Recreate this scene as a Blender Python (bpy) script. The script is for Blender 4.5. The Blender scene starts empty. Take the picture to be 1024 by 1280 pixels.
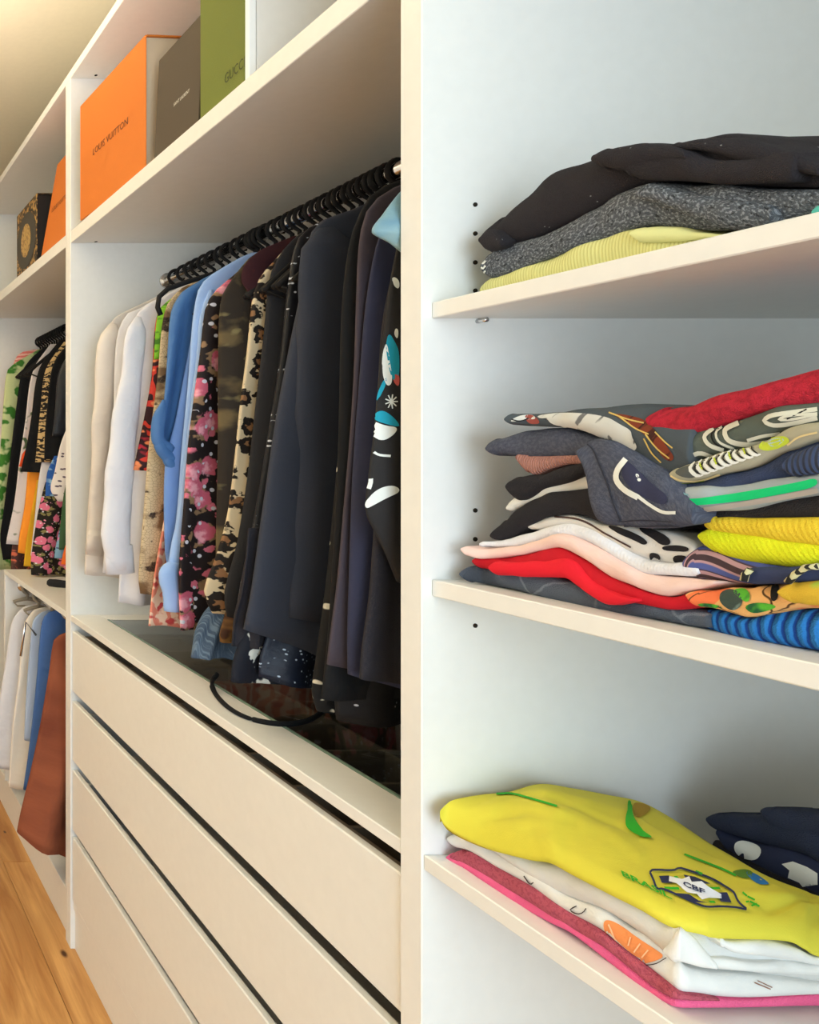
import bpy, bmesh, math, random, zlib
from math import sin, cos, pi, radians
from mathutils import Vector, Matrix, noise
from mathutils.bvhtree import BVHTree
random.seed(7)
SC = bpy.context.scene
COL = SC.collection
# ------------------------------------------------------------------ camera
F = 950.0                 # focal length in pixels of the 1024x1280 frame
VX, VY = -222.0, 557.0    # where the cabinet run vanishes
H = 1.36                  # eye height
cam_d = bpy.data.cameras.new('camera'); cam = bpy.data.objects.new('camera', cam_d); COL.objects.link(cam)
cam.location = (0, 0, H); cam.rotation_euler = (pi/2, 0, 0)
cam_d.sensor_width = 36; cam_d.lens = F/1280*36
cam_d.shift_x = (512-VX)/1280; cam_d.shift_y = -(640-VY)/1280
cam_d.clip_start = 0.02
SC.camera = cam
# ------------------------------------------------------------------ light and exposure
SC.view_settings.view_transform = 'Standard'; SC.view_settings.look = 'None'
SC.view_settings.gamma = 1; SC.view_settings.use_curve_mapping = False
SC.view_settings.exposure = 0.08
w = bpy.data.worlds.new('world'); SC.world = w; w.use_nodes = True
w.node_tree.nodes['Background'].inputs[0].default_value = (0.75, 0.87, 1, 1)
w.node_tree.nodes['Background'].inputs[1].default_value = 1.0
def area(name, loc, target, sx, sy, power, col, spread=180):
    l = bpy.data.lights.new(name, 'AREA'); l.shape = 'RECTANGLE'; l.size = sx; l.size_y = sy
    l.energy = power; l.color = col; l.spread = radians(spread)
    o = bpy.data.objects.new(name, l); COL.objects.link(o); o.location = loc
    o.rotation_euler = (Vector(target)-Vector(loc)).to_track_quat('-Z', 'Y').to_euler()
    return o
area('window_daylight', (0.05, -1.70, 1.35), (0.05, 1.0, 1.35), 1.6, 1.7, 68, (0.67, 0.85, 1.0))
area('ceiling_lamp_light', (-0.45, 1.5, 2.52), (-0.3, 1.5, 0), 0.7, 1.3, 3, (1.0, 0.85, 0.66))
area('added_ceiling_fill', (-0.75, 1.8, 2.15), (-0.62, 1.8, 2.62), 0.7, 1.8, 27, (1.0, 0.90, 0.74), 125)  # unseen upward fill added to brighten the ceiling, no fixture stands here
area('added_side_fill', (-1.42, 1.9, 1.2), (1.0, 1.9, 1.1), 1.6, 1.9, 2.6, (0.95, 0.97, 1.0))  # added fill for the cabinet fronts, the left wall has no opening

# ------------------------------------------------------------------ helpers
def lin(c):
    r = []
    for v in c:
        v = v/255.0
        r.append(v/12.92 if v <= 0.04045 else ((v+0.055)/1.055)**2.4)
    return tuple(r)+(1.0,)
def W(px, py, d):                      # pixel at distance d -> world
    return Vector(((px-VX)*d/F, d, H-(py-VY)*d/F))
def mesh_obj(name, bm, mat, parent=None, smooth=True):
    me = bpy.data.meshes.new(name); bm.to_mesh(me); bm.free()
    if mat: me.materials.append(mat)
    if smooth:
        for p in me.polygons: p.use_smooth = True
    o = bpy.data.objects.new(name, me); COL.objects.link(o)
    if parent: o.parent = parent
    return o
def tag(o, label=None, cat=None, group=None, kind=None):
    if label: o['label'] = label
    if cat: o['category'] = cat
    if group: o['group'] = group
    if kind: o['kind'] = kind
    return o
def empty(name, loc, label=None, cat=None, group=None, rot=(0,0,0)):
    o = bpy.data.objects.new(name, None); COL.objects.link(o); o.location = loc; o.rotation_euler = rot
    o.empty_display_size = 0.05
    return tag(o, label, cat, group)
def add_box(bm, x0, x1, y0, y1, z0, z1, bev=0.0012):
    m = Matrix.Translation(((x0+x1)/2, (y0+y1)/2, (z0+z1)/2)) @ Matrix.Diagonal((x1-x0, y1-y0, z1-z0, 1))
    g = bmesh.ops.create_cube(bm, size=1, matrix=m)
    if bev:
        es = set(e for v in g['verts'] for e in v.link_edges)
        bmesh.ops.bevel(bm, geom=list(es), offset=bev, segments=1, affect='EDGES', profile=0.5)
def box(name, mat, parent, x0, x1, y0, y1, z0, z1, bev=0.0012):
    bm = bmesh.new(); add_box(bm, x0, x1, y0, y1, z0, z1, bev)
    o = mesh_obj(name, bm, mat, parent, smooth=False)
    if parent:
        o.location = -parent.location if parent.rotation_euler[:] == (0,0,0) else (0,0,0)
    return o
def tube_bm(bm, pts, rad, seg=8, closed=False, flat=1.0):
    pts = [Vector(p) for p in pts]; n = len(pts); rings = []
    prev = None
    for i, p in enumerate(pts):
        a = pts[max(i-1, 0)]; b = pts[min(i+1, n-1)]; t = (b-a).normalized()
        ref = Vector((0, 1, 0)) if abs(t.y) < 0.9 else Vector((0, 0, 1))
        u = t.cross(ref).normalized(); v = t.cross(u).normalized()
        r = rad[i] if isinstance(rad, (list, tuple)) else rad
        rings.append([bm.verts.new(p+u*r*cos(2*pi*k/seg)+v*r*flat*sin(2*pi*k/seg)) for k in range(seg)])
    for i in range(n-1):
        for k in range(seg):
            bm.faces.new((rings[i][k], rings[i][(k+1) % seg], rings[i+1][(k+1) % seg], rings[i+1][k]))
    bm.faces.new(rings[0][::-1]); bm.faces.new(rings[-1])
def interp(tab, x):
    if x <= tab[0][0]: return tab[0][1]
    for (a, va), (b, vb) in zip(tab, tab[1:]):
        if x <= b: return va+(vb-va)*(x-a)/(b-a) if b > a else vb
    return tab[-1][1]
def smooth_tab(xs, ys, x):             # monotone-ish cubic hermite
    n = len(xs)
    if x <= xs[0]: return ys[0]
    if x >= xs[-1]: return ys[-1]
    i = 0
    while xs[i+1] < x: i += 1
    def m(k):
        if k == 0: return (ys[1]-ys[0])/(xs[1]-xs[0])
        if k == n-1: return (ys[-1]-ys[-2])/(xs[-1]-xs[-2])
        return (ys[k+1]-ys[k-1])/(xs[k+1]-xs[k-1])
    h = xs[i+1]-xs[i]; t = (x-xs[i])/h
    return ((2*t**3-3*t**2+1)*ys[i]+(t**3-2*t**2+t)*h*m(i)+(-2*t**3+3*t**2)*ys[i+1]+(t**3-t**2)*h*m(i+1))

# ------------------------------------------------------------------ materials
MATS = {}
def mat(name, col, rough=0.85, layers=(), bump=None, fine=0.15, metal=0, sheen=0.0, wr=0.4, coord='UV', spec=0.3):
    if name in MATS: return MATS[name]
    m = bpy.data.materials.new(name); m.use_nodes = True; MATS[name] = m
    nt = m.node_tree; N = nt.nodes; L = nt.links; b = N['Principled BSDF']
    b.inputs['Roughness'].default_value = rough; b.inputs['Metallic'].default_value = metal
    b.inputs['Specular IOR Level'].default_value = spec
    if sheen: b.inputs['Sheen Weight'].default_value = sheen
    tc = N.new('ShaderNodeTexCoord'); co = tc.outputs[coord]
    rgb = N.new('ShaderNodeRGB'); rgb.outputs[0].default_value = lin(col); cur = rgb.outputs[0]
    # slight mottling of the dye
    def mask(spec):
        kind, scale, lo, hi = spec[:4]; ex = spec[5] if len(spec) > 5 else {}
        c = co
        if ex.get('st') or ex.get('off') or ex.get('rot'):
            mp = N.new('ShaderNodeMapping'); L.new(c, mp.inputs[0])
            mp.inputs['Scale'].default_value = ex.get('st', (1, 1, 1)); mp.inputs['Location'].default_value = ex.get('off', (0, 0, 0))
            mp.inputs['Rotation'].default_value = (0, 0, ex.get('rot', 0)); c = mp.outputs[0]
        if ex.get('dist'):
            n2 = N.new('ShaderNodeTexNoise'); n2.inputs['Scale'].default_value = ex.get('ds', scale*1.5); L.new(c, n2.inputs['Vector'])
            vm = N.new('ShaderNodeVectorMath'); vm.operation = 'MULTIPLY_ADD'; L.new(n2.outputs['Color'], vm.inputs[0])
            vm.inputs[1].default_value = (ex['dist'],)*3; L.new(c, vm.inputs[2]); c = vm.outputs[0]
        if kind == 'noise':
            t = N.new('ShaderNodeTexNoise'); t.inputs['Scale'].default_value = scale; t.inputs['Detail'].default_value = ex.get('detail', 2); out = t.outputs['Fac']
        elif kind == 'voro':
            t = N.new('ShaderNodeTexVoronoi'); t.inputs['Scale'].default_value = scale; out = t.outputs['Distance']; t.voronoi_dimensions = '2D' if coord == 'UV' else '3D'
        elif kind == 'crack':
            t = N.new('ShaderNodeTexVoronoi'); t.feature = 'DISTANCE_TO_EDGE'; t.voronoi_dimensions = '2D' if coord == 'UV' else '3D'; t.inputs['Scale'].default_value = scale; out = t.outputs['Distance']
        elif kind == 'wave':
            t = N.new('ShaderNodeTexWave'); t.inputs['Scale'].default_value = scale; t.bands_direction = ex.get('dir', 'X')
            t.inputs['Distortion'].default_value = ex.get('wd', 0); t.inputs['Detail Scale'].default_value = ex.get('wds', 1); out = t.outputs['Fac']
        L.new(c, t.inputs['Vector'])
        mr = N.new('ShaderNodeMapRange'); mr.inputs['From Min'].default_value = lo; mr.inputs['From Max'].default_value = hi
        L.new(out, mr.inputs['Value']); return mr.outputs[0]
    for sp in layers:
        f = mask(sp); mx = N.new('ShaderNodeMix'); mx.data_type = 'RGBA'
        ex = sp[5] if len(sp) > 5 else {}
        if ex.get('gate'):
            g = mask(ex['gate']); mu = N.new('ShaderNodeMath'); mu.operation = 'MULTIPLY'; L.new(f, mu.inputs[0]); L.new(g, mu.inputs[1]); f = mu.outputs[0]
        if ex.get('amt'):
            mu = N.new('ShaderNodeMath'); mu.operation = 'MULTIPLY'; L.new(f, mu.inputs[0]); mu.inputs[1].default_value = ex['amt']; f = mu.outputs[0]
        L.new(f, mx.inputs['Factor']); L.new(cur, mx.inputs[6]); mx.inputs[7].default_value = lin(sp[4]); cur = mx.outputs[2]
    L.new(cur, b.inputs['Base Color'])
    nrm = None
    def addbump(out, strength, dist):
        nonlocal nrm
        bp = N.new('ShaderNodeBump'); bp.inputs['Strength'].default_value = strength; bp.inputs['Distance'].default_value = dist
        L.new(out, bp.inputs['Height'])
        if nrm: L.new(nrm, bp.inputs['Normal'])
        nrm = bp.outputs[0]
    if wr:
        t = N.new('ShaderNodeTexNoise'); t.inputs['Scale'].default_value = 22; t.inputs['Detail'].default_value = 3; L.new(co, t.inputs['Vector']); addbump(t.outputs['Fac'], wr, 0.01)
    if fine:
        t = N.new('ShaderNodeTexNoise'); t.inputs['Scale'].default_value = 900; t.inputs['Detail'].default_value = 1; L.new(co, t.inputs['Vector']); addbump(t.outputs['Fac'], fine, 0.002)
    if bump:
        f = mask(bump[:4]+(None,)+((bump[4],) if len(bump) > 4 else ({},))); addbump(f, bump[5] if len(bump) > 5 else 0.6, 0.003)
    if nrm: L.new(nrm, b.inputs['Normal'])
    return m
def plain(name, col, rough=0.5, spec=0.4, metal=0, noise_amt=0.03):
    if name in MATS: return MATS[name]
    m = bpy.data.materials.new(name); m.use_nodes = True; MATS[name] = m
    nt = m.node_tree; N = nt.nodes; L = nt.links; b = N['Principled BSDF']
    b.inputs['Roughness'].default_value = rough; b.inputs['Specular IOR Level'].default_value = spec; b.inputs['Metallic'].default_value = metal
    tc = N.new('ShaderNodeTexCoord'); t = N.new('ShaderNodeTexNoise'); t.inputs['Scale'].default_value = 60
    L.new(tc.outputs['Object'], t.inputs['Vector'])
    mx = N.new('ShaderNodeMix'); mx.data_type = 'RGBA'; c = lin(col)
    mx.inputs[6].default_value = tuple(v*(1-noise_amt) for v in c[:3])+(1,); mx.inputs[7].default_value = tuple(min(1, v*(1+noise_amt)) for v in c[:3])+(1,)
    L.new(t.outputs['Fac'], mx.inputs['Factor']); L.new(mx.outputs[2], b.inputs['Base Color'])
    return m
WHITE = plain('white_melamine', (238, 236, 230), 0.38, 0.4)
WALL = plain('wall_paint', (238, 232, 220), 0.9, 0.1)
CEIL = plain('ceiling_paint', (244, 234, 208), 0.9, 0.1)
BLACKP = plain('black_velvet', (22, 20, 20), 0.7, 0.3)
CHROME = plain('chrome', (215, 215, 215), 0.18, 0.5, 1)
DARKHOLE = plain('hole_dark', (50, 44, 36), 0.9, 0.1)

# ------------------------------------------------------------------ room shell
def struct(name, m, x0, x1, y0, y1, z0, z1):
    o = box(name, m, None, x0, x1, y0, y1, z0, z1, 0); o['kind'] = 'structure'; return o
XL, XB, YN, YF, ZC = -1.5, 1.262, -1.75, 4.6, 2.62
struct('wall_back', WALL, XB, XB+0.1, YN-0.1, YF+0.1, -0.05, ZC+0.1)
struct('wall_left', WALL, XL-0.1, XL, YN-0.1, YF+0.1, -0.05, ZC+0.1)
struct('wall_end', WALL, XL, XB, YF, YF+0.1, -0.05, ZC+0.1)
struct('ceiling', CEIL, XL, XB, YN, YF, ZC, ZC+0.1)
# wall behind the camera with a window opening
bm = bmesh.new()
for r in ((XL, -.8, -0.05, ZC), (0.9, XB, -0.05, ZC), (-.8, 0.9, -0.05, 0.45), (-.8, 0.9, 2.25, ZC)):
    add_box(bm, r[0], r[1], YN-0.1, YN, r[2], r[3], 0)
wf = mesh_obj('wall_front', bm, WALL, None, False); wf['kind'] = 'structure'
bm = bmesh.new()
for r in ((-.8, -.74, .45, 2.25), (.84, .9, .45, 2.25), (-.8, .9, .45, .51), (-.8, .9, 2.19, 2.25), (.02, .08, .45, 2.25)):
    add_box(bm, r[0], r[1], YN-0.07, YN-0.02, r[2], r[3])
wo = mesh_obj('window_1', bm, WHITE, None, False); wo['kind'] = 'structure'
# wood floor
def wood():
    m = bpy.data.materials.new('oak_planks'); m.use_nodes = True; nt = m.node_tree; N = nt.nodes; L = nt.links; b = N['Principled BSDF']
    b.inputs['Roughness'].default_value = 0.45; b.inputs['Specular IOR Level'].default_value = 0.35
    tc = N.new('ShaderNodeTexCoord'); oi = N.new('ShaderNodeObjectInfo')
    geo = N.new('ShaderNodeNewGeometry')
    ad = N.new('ShaderNodeVectorMath'); ad.operation = 'MULTIPLY_ADD'; L.new(oi.outputs['Random'], ad.inputs[0]); ad.inputs[1].default_value = (7, 5, 3); L.new(geo.outputs['Position'], ad.inputs[2])
    mp = N.new('ShaderNodeMapping'); mp.inputs['Scale'].default_value = (9, 0.9, 1); L.new(ad.outputs[0], mp.inputs[0])
    n = N.new('ShaderNodeTexNoise'); n.inputs['Scale'].default_value = 2.4; n.inputs['Detail'].default_value = 6; n.inputs['Distortion'].default_value = 1.2; L.new(mp.outputs[0], n.inputs['Vector'])
    mp2 = N.new('ShaderNodeMapping'); mp2.inputs['Scale'].default_value = (160, 6, 1); L.new(ad.outputs[0], mp2.inputs[0])
    n2 = N.new('ShaderNodeTexNoise'); n2.inputs['Scale'].default_value = 1.5; n2.inputs['Detail'].default_value = 3; L.new(mp2.outputs[0], n2.inputs['Vector'])
    cr = N.new('ShaderNodeValToRGB'); cr.color_ramp.elements[0].color = lin((176, 118, 62)); cr.color_ramp.elements[1].color = lin((226, 172, 106))
    cr.color_ramp.elements[0].position = 0.3; cr.color_ramp.elements[1].position = 0.7
    L.new(n.outputs['Fac'], cr.inputs[0])
    mx = N.new('ShaderNodeMix'); mx.data_type = 'RGBA'; mx.blend_type = 'MULTIPLY'; mx.inputs['Factor'].default_value = 0.35; L.new(cr.outputs[0], mx.inputs[6])
    mr = N.new('ShaderNodeMapRange'); mr.inputs['To Min'].default_value = 0.55; mr.inputs['To Max'].default_value = 1.15; L.new(n2.outputs['Fac'], mr.inputs['Value'])
    cb = N.new('ShaderNodeCombineColor'); [L.new(mr.outputs[0], cb.inputs[i]) for i in range(3)]; L.new(cb.outputs[0], mx.inputs[7])
    cur = mx.outputs[2]
    kn = W(80, 1192, F*H/(1192-VY)); kn2 = W(6, 1040, F*H/(1040-VY))
    for k, r in ((kn, 0.014), (kn2, 0.008)):
        sb = N.new('ShaderNodeVectorMath'); sb.operation = 'SUBTRACT'; L.new(geo.outputs['Position'], sb.inputs[0]); sb.inputs[1].default_value = (k.x, k.y, 0)
        sc = N.new('ShaderNodeVectorMath'); sc.operation = 'MULTIPLY'; L.new(sb.outputs[0], sc.inputs[0]); sc.inputs[1].default_value = (1.3, 0.7, 1)
        ln = N.new('ShaderNodeVectorMath'); ln.operation = 'LENGTH'; L.new(sc.outputs[0], ln.inputs[0])
        mk = N.new('ShaderNodeMapRange'); mk.inputs['From Min'].default_value = r; mk.inputs['From Max'].default_value = r*0.4; L.new(ln.outputs['Value'], mk.inputs['Value'])
        m2 = N.new('ShaderNodeMix'); m2.data_type = 'RGBA'; L.new(mk.outputs[0], m2.inputs['Factor']); L.new(cur, m2.inputs[6]); m2.inputs[7].default_value = lin((80, 44, 20)); cur = m2.outputs[2]
    L.new(cur, b.inputs['Base Color'])
    bp = N.new('ShaderNodeBump'); bp.inputs['Strength'].default_value = 0.15; bp.inputs['Distance'].default_value = 0.002; L.new(n2.outputs['Fac'], bp.inputs['Height']); L.new(bp.outputs[0], b.inputs['Normal'])
    return m
OAK = wood()
fl = struct('floor', OAK, XL, XB, YN, YF, -0.06, -0.014)
pw = 0.19; x = XL; i = 0; ref_y = F*H/(1177-VY)
while x < XB-0.01:
    x1 = min(x+pw, XB); y = YN; offs = [0.0, 0.8, 1.45, 0.4][i % 4]
    cuts = sorted(c for c in [ref_y+offs-4.4, ref_y+offs-2.2, ref_y+offs, ref_y+offs+2.2] if YN+0.1 < c < YF-0.1)
    for y1 in cuts+[YF]:
        box('plank', OAK, fl, x+0.0006, x1-0.0006, y+0.0006, y1-0.0006, -0.014, 0.0, 0.0012); y = y1
    x = x1; i += 1

# ------------------------------------------------------------------ wardrobe carcasses
XF, XBK = 0.67, 1.25
def dF(px, X=XF): return F*X/(px-VX)
yA1, yA0 = dF(527.3), -0.33
yB0, yB1 = dF(499.9), dF(88)
yBm = (yA1+yB0)/2
yC0, yC1 = dF(82), dF(-27)
yCm = (yB1+yC0)/2
ZT0, ZT1 = 2.352, 2.374
ZS0, ZS1 = 1.907, 1.941          # thick fixed shelf
ZK0, ZK1 = 0.886, 0.903          # worktop level
def carcass(name, label, y0, y1, t0, t1, group):
    e = empty(name, (0.96, (y0+y1)/2, 0), label, 'wardrobe', group)
    if t0 > .0005: box('side_panel', WHITE, e, XF, XBK, y0-t0, y0, 0, ZT0)
    box('side_panel', WHITE, e, XF, XBK, y1, y1+t1, 0, ZT0)
    box('top_panel', WHITE, e, XF, XBK, y0-t0, y1+t1, ZT0, ZT1)
    box('back_panel', WHITE, e, XBK, XBK+0.008, y0-t0, y1+t1, 0.0, ZT1, 0)
    box('bottom_panel', WHITE, e, XF+0.008, XBK, y0, y1, 0.108, 0.128)
    box('plinth', WHITE, e, XF+0.012, XF+0.028, y0, y1, 0, 0.108)
    return e
cabA = carcass('wardrobe_cabinet', 'white open wardrobe bay with three shelves of folded clothes, nearest on the right', yA0, yA1, 0.016, yB0-yA1-0.0004, None)
cabB = carcass('wardrobe_cabinet', 'white wardrobe bay with four drawers under a long rail of hanging clothes, in the middle', yB0, yB1, 0.0, yCm-yB1-0.0002, None)
cabC = carcass('wardrobe_cabinet', 'white wardrobe bay at the far left with two rails and no drawers', yC0, yC1, yC0-yCm-0.0002, 0.018, None)
# bay A shelves
box('shelf', WHITE, cabA, 0.681, XBK, yA0, yA1, 1.502, 1.520)
box('shelf', WHITE, cabA, 0.681, XBK, yA0, yA1, 1.192, 1.2105)
box('shelf', WHITE, cabA, XF+0.002, XBK, yA0, yA1, ZK0, ZK1)
box('shelf', WHITE, cabA, 0.681, XBK, yA0, yA1, 1.93, 1.948)
def hole(parent, X, Y, Z, r=0.0025, nm='peg_hole'):
    bm = bmesh.new(); bmesh.ops.create_cone(bm, cap_ends=True, segments=12, radius1=r, radius2=r, depth=0.0008, matrix=Matrix.Translation((X, Y, Z)) @ Matrix.Rotation(pi/2, 4, 'X'))
    o = mesh_obj(nm, bm, DARKHOLE, parent); o.location = -parent.location
for py in (255.8, 292, 328.1, 363.4, 638, 674, 710, 782):
    p = W(594, py, yA1); hole(cabA, p.x, yA1-0.0002, p.z)
p = W(597, 401, yA1)
bm = bmesh.new(); tube_bm(bm, [(p.x, yA1, 1.499), (p.x, yA1-0.012, 1.499)], 0.0026, 10)
o = mesh_obj('shelf_pin', bm, CHROME, cabA); o.location = -cabA.location
# bay B, C shelves
for c, y0, y1 in ((cabB, yB0, yB1), (cabC, yC0, yC1)):
    box('shelf', WHITE, c, XF+0.001, XBK, y0, y1, ZS0, ZS1)
for (px, py, Z) in ((120, 94, ZT0), (120, 302, ZS0)):
    d = F*(Z-H)/(VY-py); X = (px-VX)*d/F
    bm = bmesh.new(); bmesh.ops.create_cone(bm, cap_ends=True, segments=12, radius1=0.004, radius2=0.004, depth=0.001, matrix=Matrix.Translation((X, d, Z-0.0004)))
    o = mesh_obj('screw_hole', bm, DARKHOLE, cabB); o.location = -cabB.location
# worktop with glass inset in bay B
XG0, XG1 = 0.748, 1.19; yG0, yG1 = yB0+0.06, dF(134, 0.748)
bm = bmesh.new()
add_box(bm, XF+0.001, XG0, yB0, yB1, ZK0, ZK1); add_box(bm, XG1, XBK, yB0, yB1, ZK0, ZK1)
add_box(bm, XG0, XG1, yB0, yG0, ZK0, ZK1); add_box(bm, XG0, XG1, yG1, yB1, ZK0, ZK1)
o = mesh_obj('worktop_frame', bm, WHITE, cabB, False); o.location = -cabB.location
gm = bpy.data.materials.new('clear_glass'); gm.use_nodes = True; b = gm.node_tree.nodes['Principled BSDF']
b.inputs['Transmission Weight'].default_value = 1; b.inputs['Roughness'].default_value = 0.02; b.inputs['IOR'].default_value = 1.45; b.inputs['Base Color'].default_value = lin((244, 250, 247))
o = box('glass_pane', gm, cabB, XG0+0.0005, XG1-0.0005, yG0+0.0005, yG1-0.0005, ZK1-0.007, ZK1-0.0005, 0.0006); tag(o, 'clear glass pane let into the worktop')
GREENEDGE = plain('glass_edge', (128, 150, 134), 0.2, 0.5)
box('glass_edge_strip', GREENEDGE, cabB, XG0+0.0002, XG0+0.0062, yG0, yG1, ZK1-0.006, ZK1+0.0006, 0.0004)
# drawers
TRAY = mat('tray_felt_shaded', (150, 136, 118), 0.95, coord='Object', wr=0)  # grey-brown carries the dim light of the drawer interior in its colour
for k, (z0, z1) in enumerate(((0.699, 0.860), (0.513, 0.671), (0.326, 0.485), (0.134, 0.3045))):
    prof = [(XF+.005, z0), (XF+.005, z1-.002), (XF+.007, z1), (XF+.017, z1), (XF+.018, z1-.001), (XF+.018, z0)]
    bm = bmesh.new(); A_ = [bm.verts.new((p[0], yB0+.003, p[1])) for p in prof]; B_ = [bm.verts.new((p[0], yB1-.003, p[1])) for p in prof]
    bm.faces.new(A_[::-1]); bm.faces.new(B_)
    for q in range(6): bm.faces.new((A_[q], A_[(q+1) % 6], B_[(q+1) % 6], B_[q]))
    bmesh.ops.recalc_face_normals(bm, faces=bm.faces[:])
    o = mesh_obj('drawer_front', bm, WHITE, cabB, False); o.location = -cabB.location
    bm = bmesh.new()
    zt = z1-(0.012 if k == 0 else 0.03)
    for r in ((XF+0.018, XF+0.037, yB0+0.014, yB1-0.014, z0+0.012, zt), (1.20, 1.215, yB0+0.014, yB1-0.014, z0+0.012, zt),
              (XF+0.037, 1.2, yB0+0.014, yB0+0.028, z0+0.012, zt), (XF+0.037, 1.2, yB1-0.028, yB1-0.014, z0+0.012, zt), (XF+0.037, 1.2, yB0+0.028, yB1-0.028, z0+0.012, z0+0.02)):
        add_box(bm, *r, 0)
    o = mesh_obj('drawer_box', bm, TRAY if k == 0 else WHITE, cabB, False); o.location = -cabB.location
# felt organiser in the top drawer
bm = bmesh.new(); zb, zt = 0.722, 0.842
xs = [0.715, 0.83, 0.95, 1.07, 1.195]; ys = [yB0+0.03+ (yB1-yB0-0.06)*k/9 for k in range(10)]
for xv in xs: add_box(bm, xv-0.003, xv+0.003, ys[0], ys[-1], zb, zt, 0)
for yv in ys: add_box(bm, xs[0], xs[-1], yv-0.003, yv+0.003, zb, zt-0.001, 0)
add_box(bm, xs[0], xs[-1], ys[0], ys[-1], zb, zb+0.004, 0)
tag(mesh_obj('drawer_organiser', bm, TRAY, None, False), 'felt divider tray, darkened for shade, in the top drawer under the glass', 'organiser')
# roll-up belts and ties in the organiser
def rolled(x, y, m, label, r=0.036):
    bm = bmesh.new(); pts = []; 
    for k in range(70):
        a = k*0.38; rr = 0.006+(r-0.006)*k/69; pts.append((x+rr*cos(a), y+rr*sin(a)))
    for (a, b2) in zip(pts, pts[1:]):
        v = [bm.verts.new((a[0], a[1], 0.727)), bm.verts.new((b2[0], b2[1], 0.727)), bm.verts.new((b2[0], b2[1], 0.765)), bm.verts.new((a[0], a[1], 0.765))]
        bm.faces.new(v)
    bmesh.ops.remove_doubles(bm, verts=bm.verts, dist=1e-5)
    bmesh.ops.solidify(bm, geom=bm.faces[:], thickness=0.0022)
    tag(mesh_obj('rolled_belt', bm, m, None, False), label, 'belt')
cx = [(xs[k]+xs[k+1])/2 for k in range(4)]; cy = [(ys[k]+ys[k+1])/2 for k in range(9)]
red = plain('red_silk', (170, 50, 40), 0.5); brn = plain('brown_leather', (96, 56, 36), 0.5); tan = plain('tan_leather', (160, 110, 70), 0.5)
rolled(cx[1], cy[4], red, 'rolled red belt under the glass, below the hanging clothes')
rolled(cx[1], cy[3], brn, 'rolled brown belt under the glass, next to the red one')
rolled(cx[0], cy[3], plain('burgundy_leather', (110, 40, 36), 0.5), 'rolled burgundy belt under the glass, close to its front edge')
rolled(cx[1], cy[1], tan, 'rolled tan belt under the glass, nearest the upright panel')
rolled(cx[2], cy[2], plain('orange_leather', (190, 100, 50), 0.5), 'rolled orange belt under the glass, toward the back')
# bay C worktop shelf and low partition
yCP = dF(6)
box('shelf', WHITE, cabC, XF+0.001, XBK, yC0, yCP+0.018, ZK0, ZK1)
box('partition', WHITE, cabC, XF+0.001, XBK, yCP, yCP+0.018, 0.128, ZK0)
# clothes rails
RX, RZ = 0.93, 1.805
def rail(parent, y0, y1, X, Z, r=0.0125):
    bm = bmesh.new(); tube_bm(bm, [(X, y0, Z), (X, y1, Z)], r, 16)
    o = mesh_obj('clothes_rail', bm, CHROME, parent); o.location = -parent.location
    for y, s in ((y0, 1), (y1, -1)):
        bm = bmesh.new(); bmesh.ops.create_cone(bm, cap_ends=True, segments=20, radius1=0.02, radius2=0.02, depth=0.008, matrix=Matrix.Translation((X, y+s*0.004, Z)) @ Matrix.Rotation(pi/2, 4, 'X'))
        o = mesh_obj('rail_bracket', bm, CHROME, parent); o.location = -parent.location
rail(cabB, yB0, yB1, RX, RZ); rail(cabC, yC0, yC1, RX, RZ); rail(cabC, yC0, yCP, 0.735, 0.845, 0.010)

# ------------------------------------------------------------------ hangers
def hanger_proto(m, wide=0.145, drop=0.105, hookr=0.0185, tr=0.0042, neck=0.045, nm='clothes_hanger'):
    e = bpy.data.objects.new(nm, None); COL.objects.link(e); e.empty_display_size = 0.03
    pts = [(hookr*cos(a), 0, hookr*sin(a)) for a in [radians(200-k*17) for k in range(0, 16)]]   # starts left below the top, runs over
    pts = [(-p[0], 0, p[2]) for p in pts][::1]
    pts += [(0.002, 0, -hookr-0.006), (0, 0, -hookr-neck)]
    bm = bmesh.new(); tube_bm(bm, pts, tr, 8); mesh_obj('hook', bm, m, e)
    z0 = -hookr-neck
    bm = bmesh.new(); arm = []
    for k in range(-14, 15):
        u = k/14; arm.append((u*wide, 0, z0-drop*(abs(u)**1.35)))
    tube_bm(bm, arm, [0.0075-0.002*abs(k)/14 for k in range(-14, 15)], 8, flat=0.6); mesh_obj('shoulder_arm', bm, m, e)
    bm = bmesh.new(); tube_bm(bm, [(-wide*.96, 0, z0-drop), (-wide*.7, 0, z0-drop-.014), (wide*.7, 0, z0-drop-.014), (wide*.96, 0, z0-drop)], 0.003, 6); mesh_obj('trouser_bar', bm, m, e)
    return e
def copy_tree(o, loc, rot=None):
    r = o.copy(); COL.objects.link(r); r.location = loc
    if rot is not None: r.rotation_euler = rot
    for ch in list(o.children):
        c = ch.copy(); COL.objects.link(c); c.parent = r
    return r
HP = hanger_proto(BLACKP); first = [True]
def hang_hanger(d, label, group, X=RX, Z=RZ, rz=0, proto=None):
    Z = Z+0.0125+0.0042-0.0185 if proto is None else Z
    if proto is None and first[0]:
        first[0] = False; o = HP; o.location = (X, d, Z); o.rotation_euler = (0, 0, rz)
    else: o = copy_tree(proto or HP, (X, d, Z), (0, 0, rz))
    return tag(o, label, 'hanger', group)
ORDS = 'first second third fourth fifth sixth seventh eighth ninth tenth eleventh twelfth thirteenth fourteenth fifteenth sixteenth seventeenth eighteenth nineteenth twentieth twenty-first twenty-second twenty-third twenty-fourth twenty-fifth twenty-sixth twenty-seventh twenty-eighth twenty-ninth thirtieth'.split()
n = 30
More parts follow.
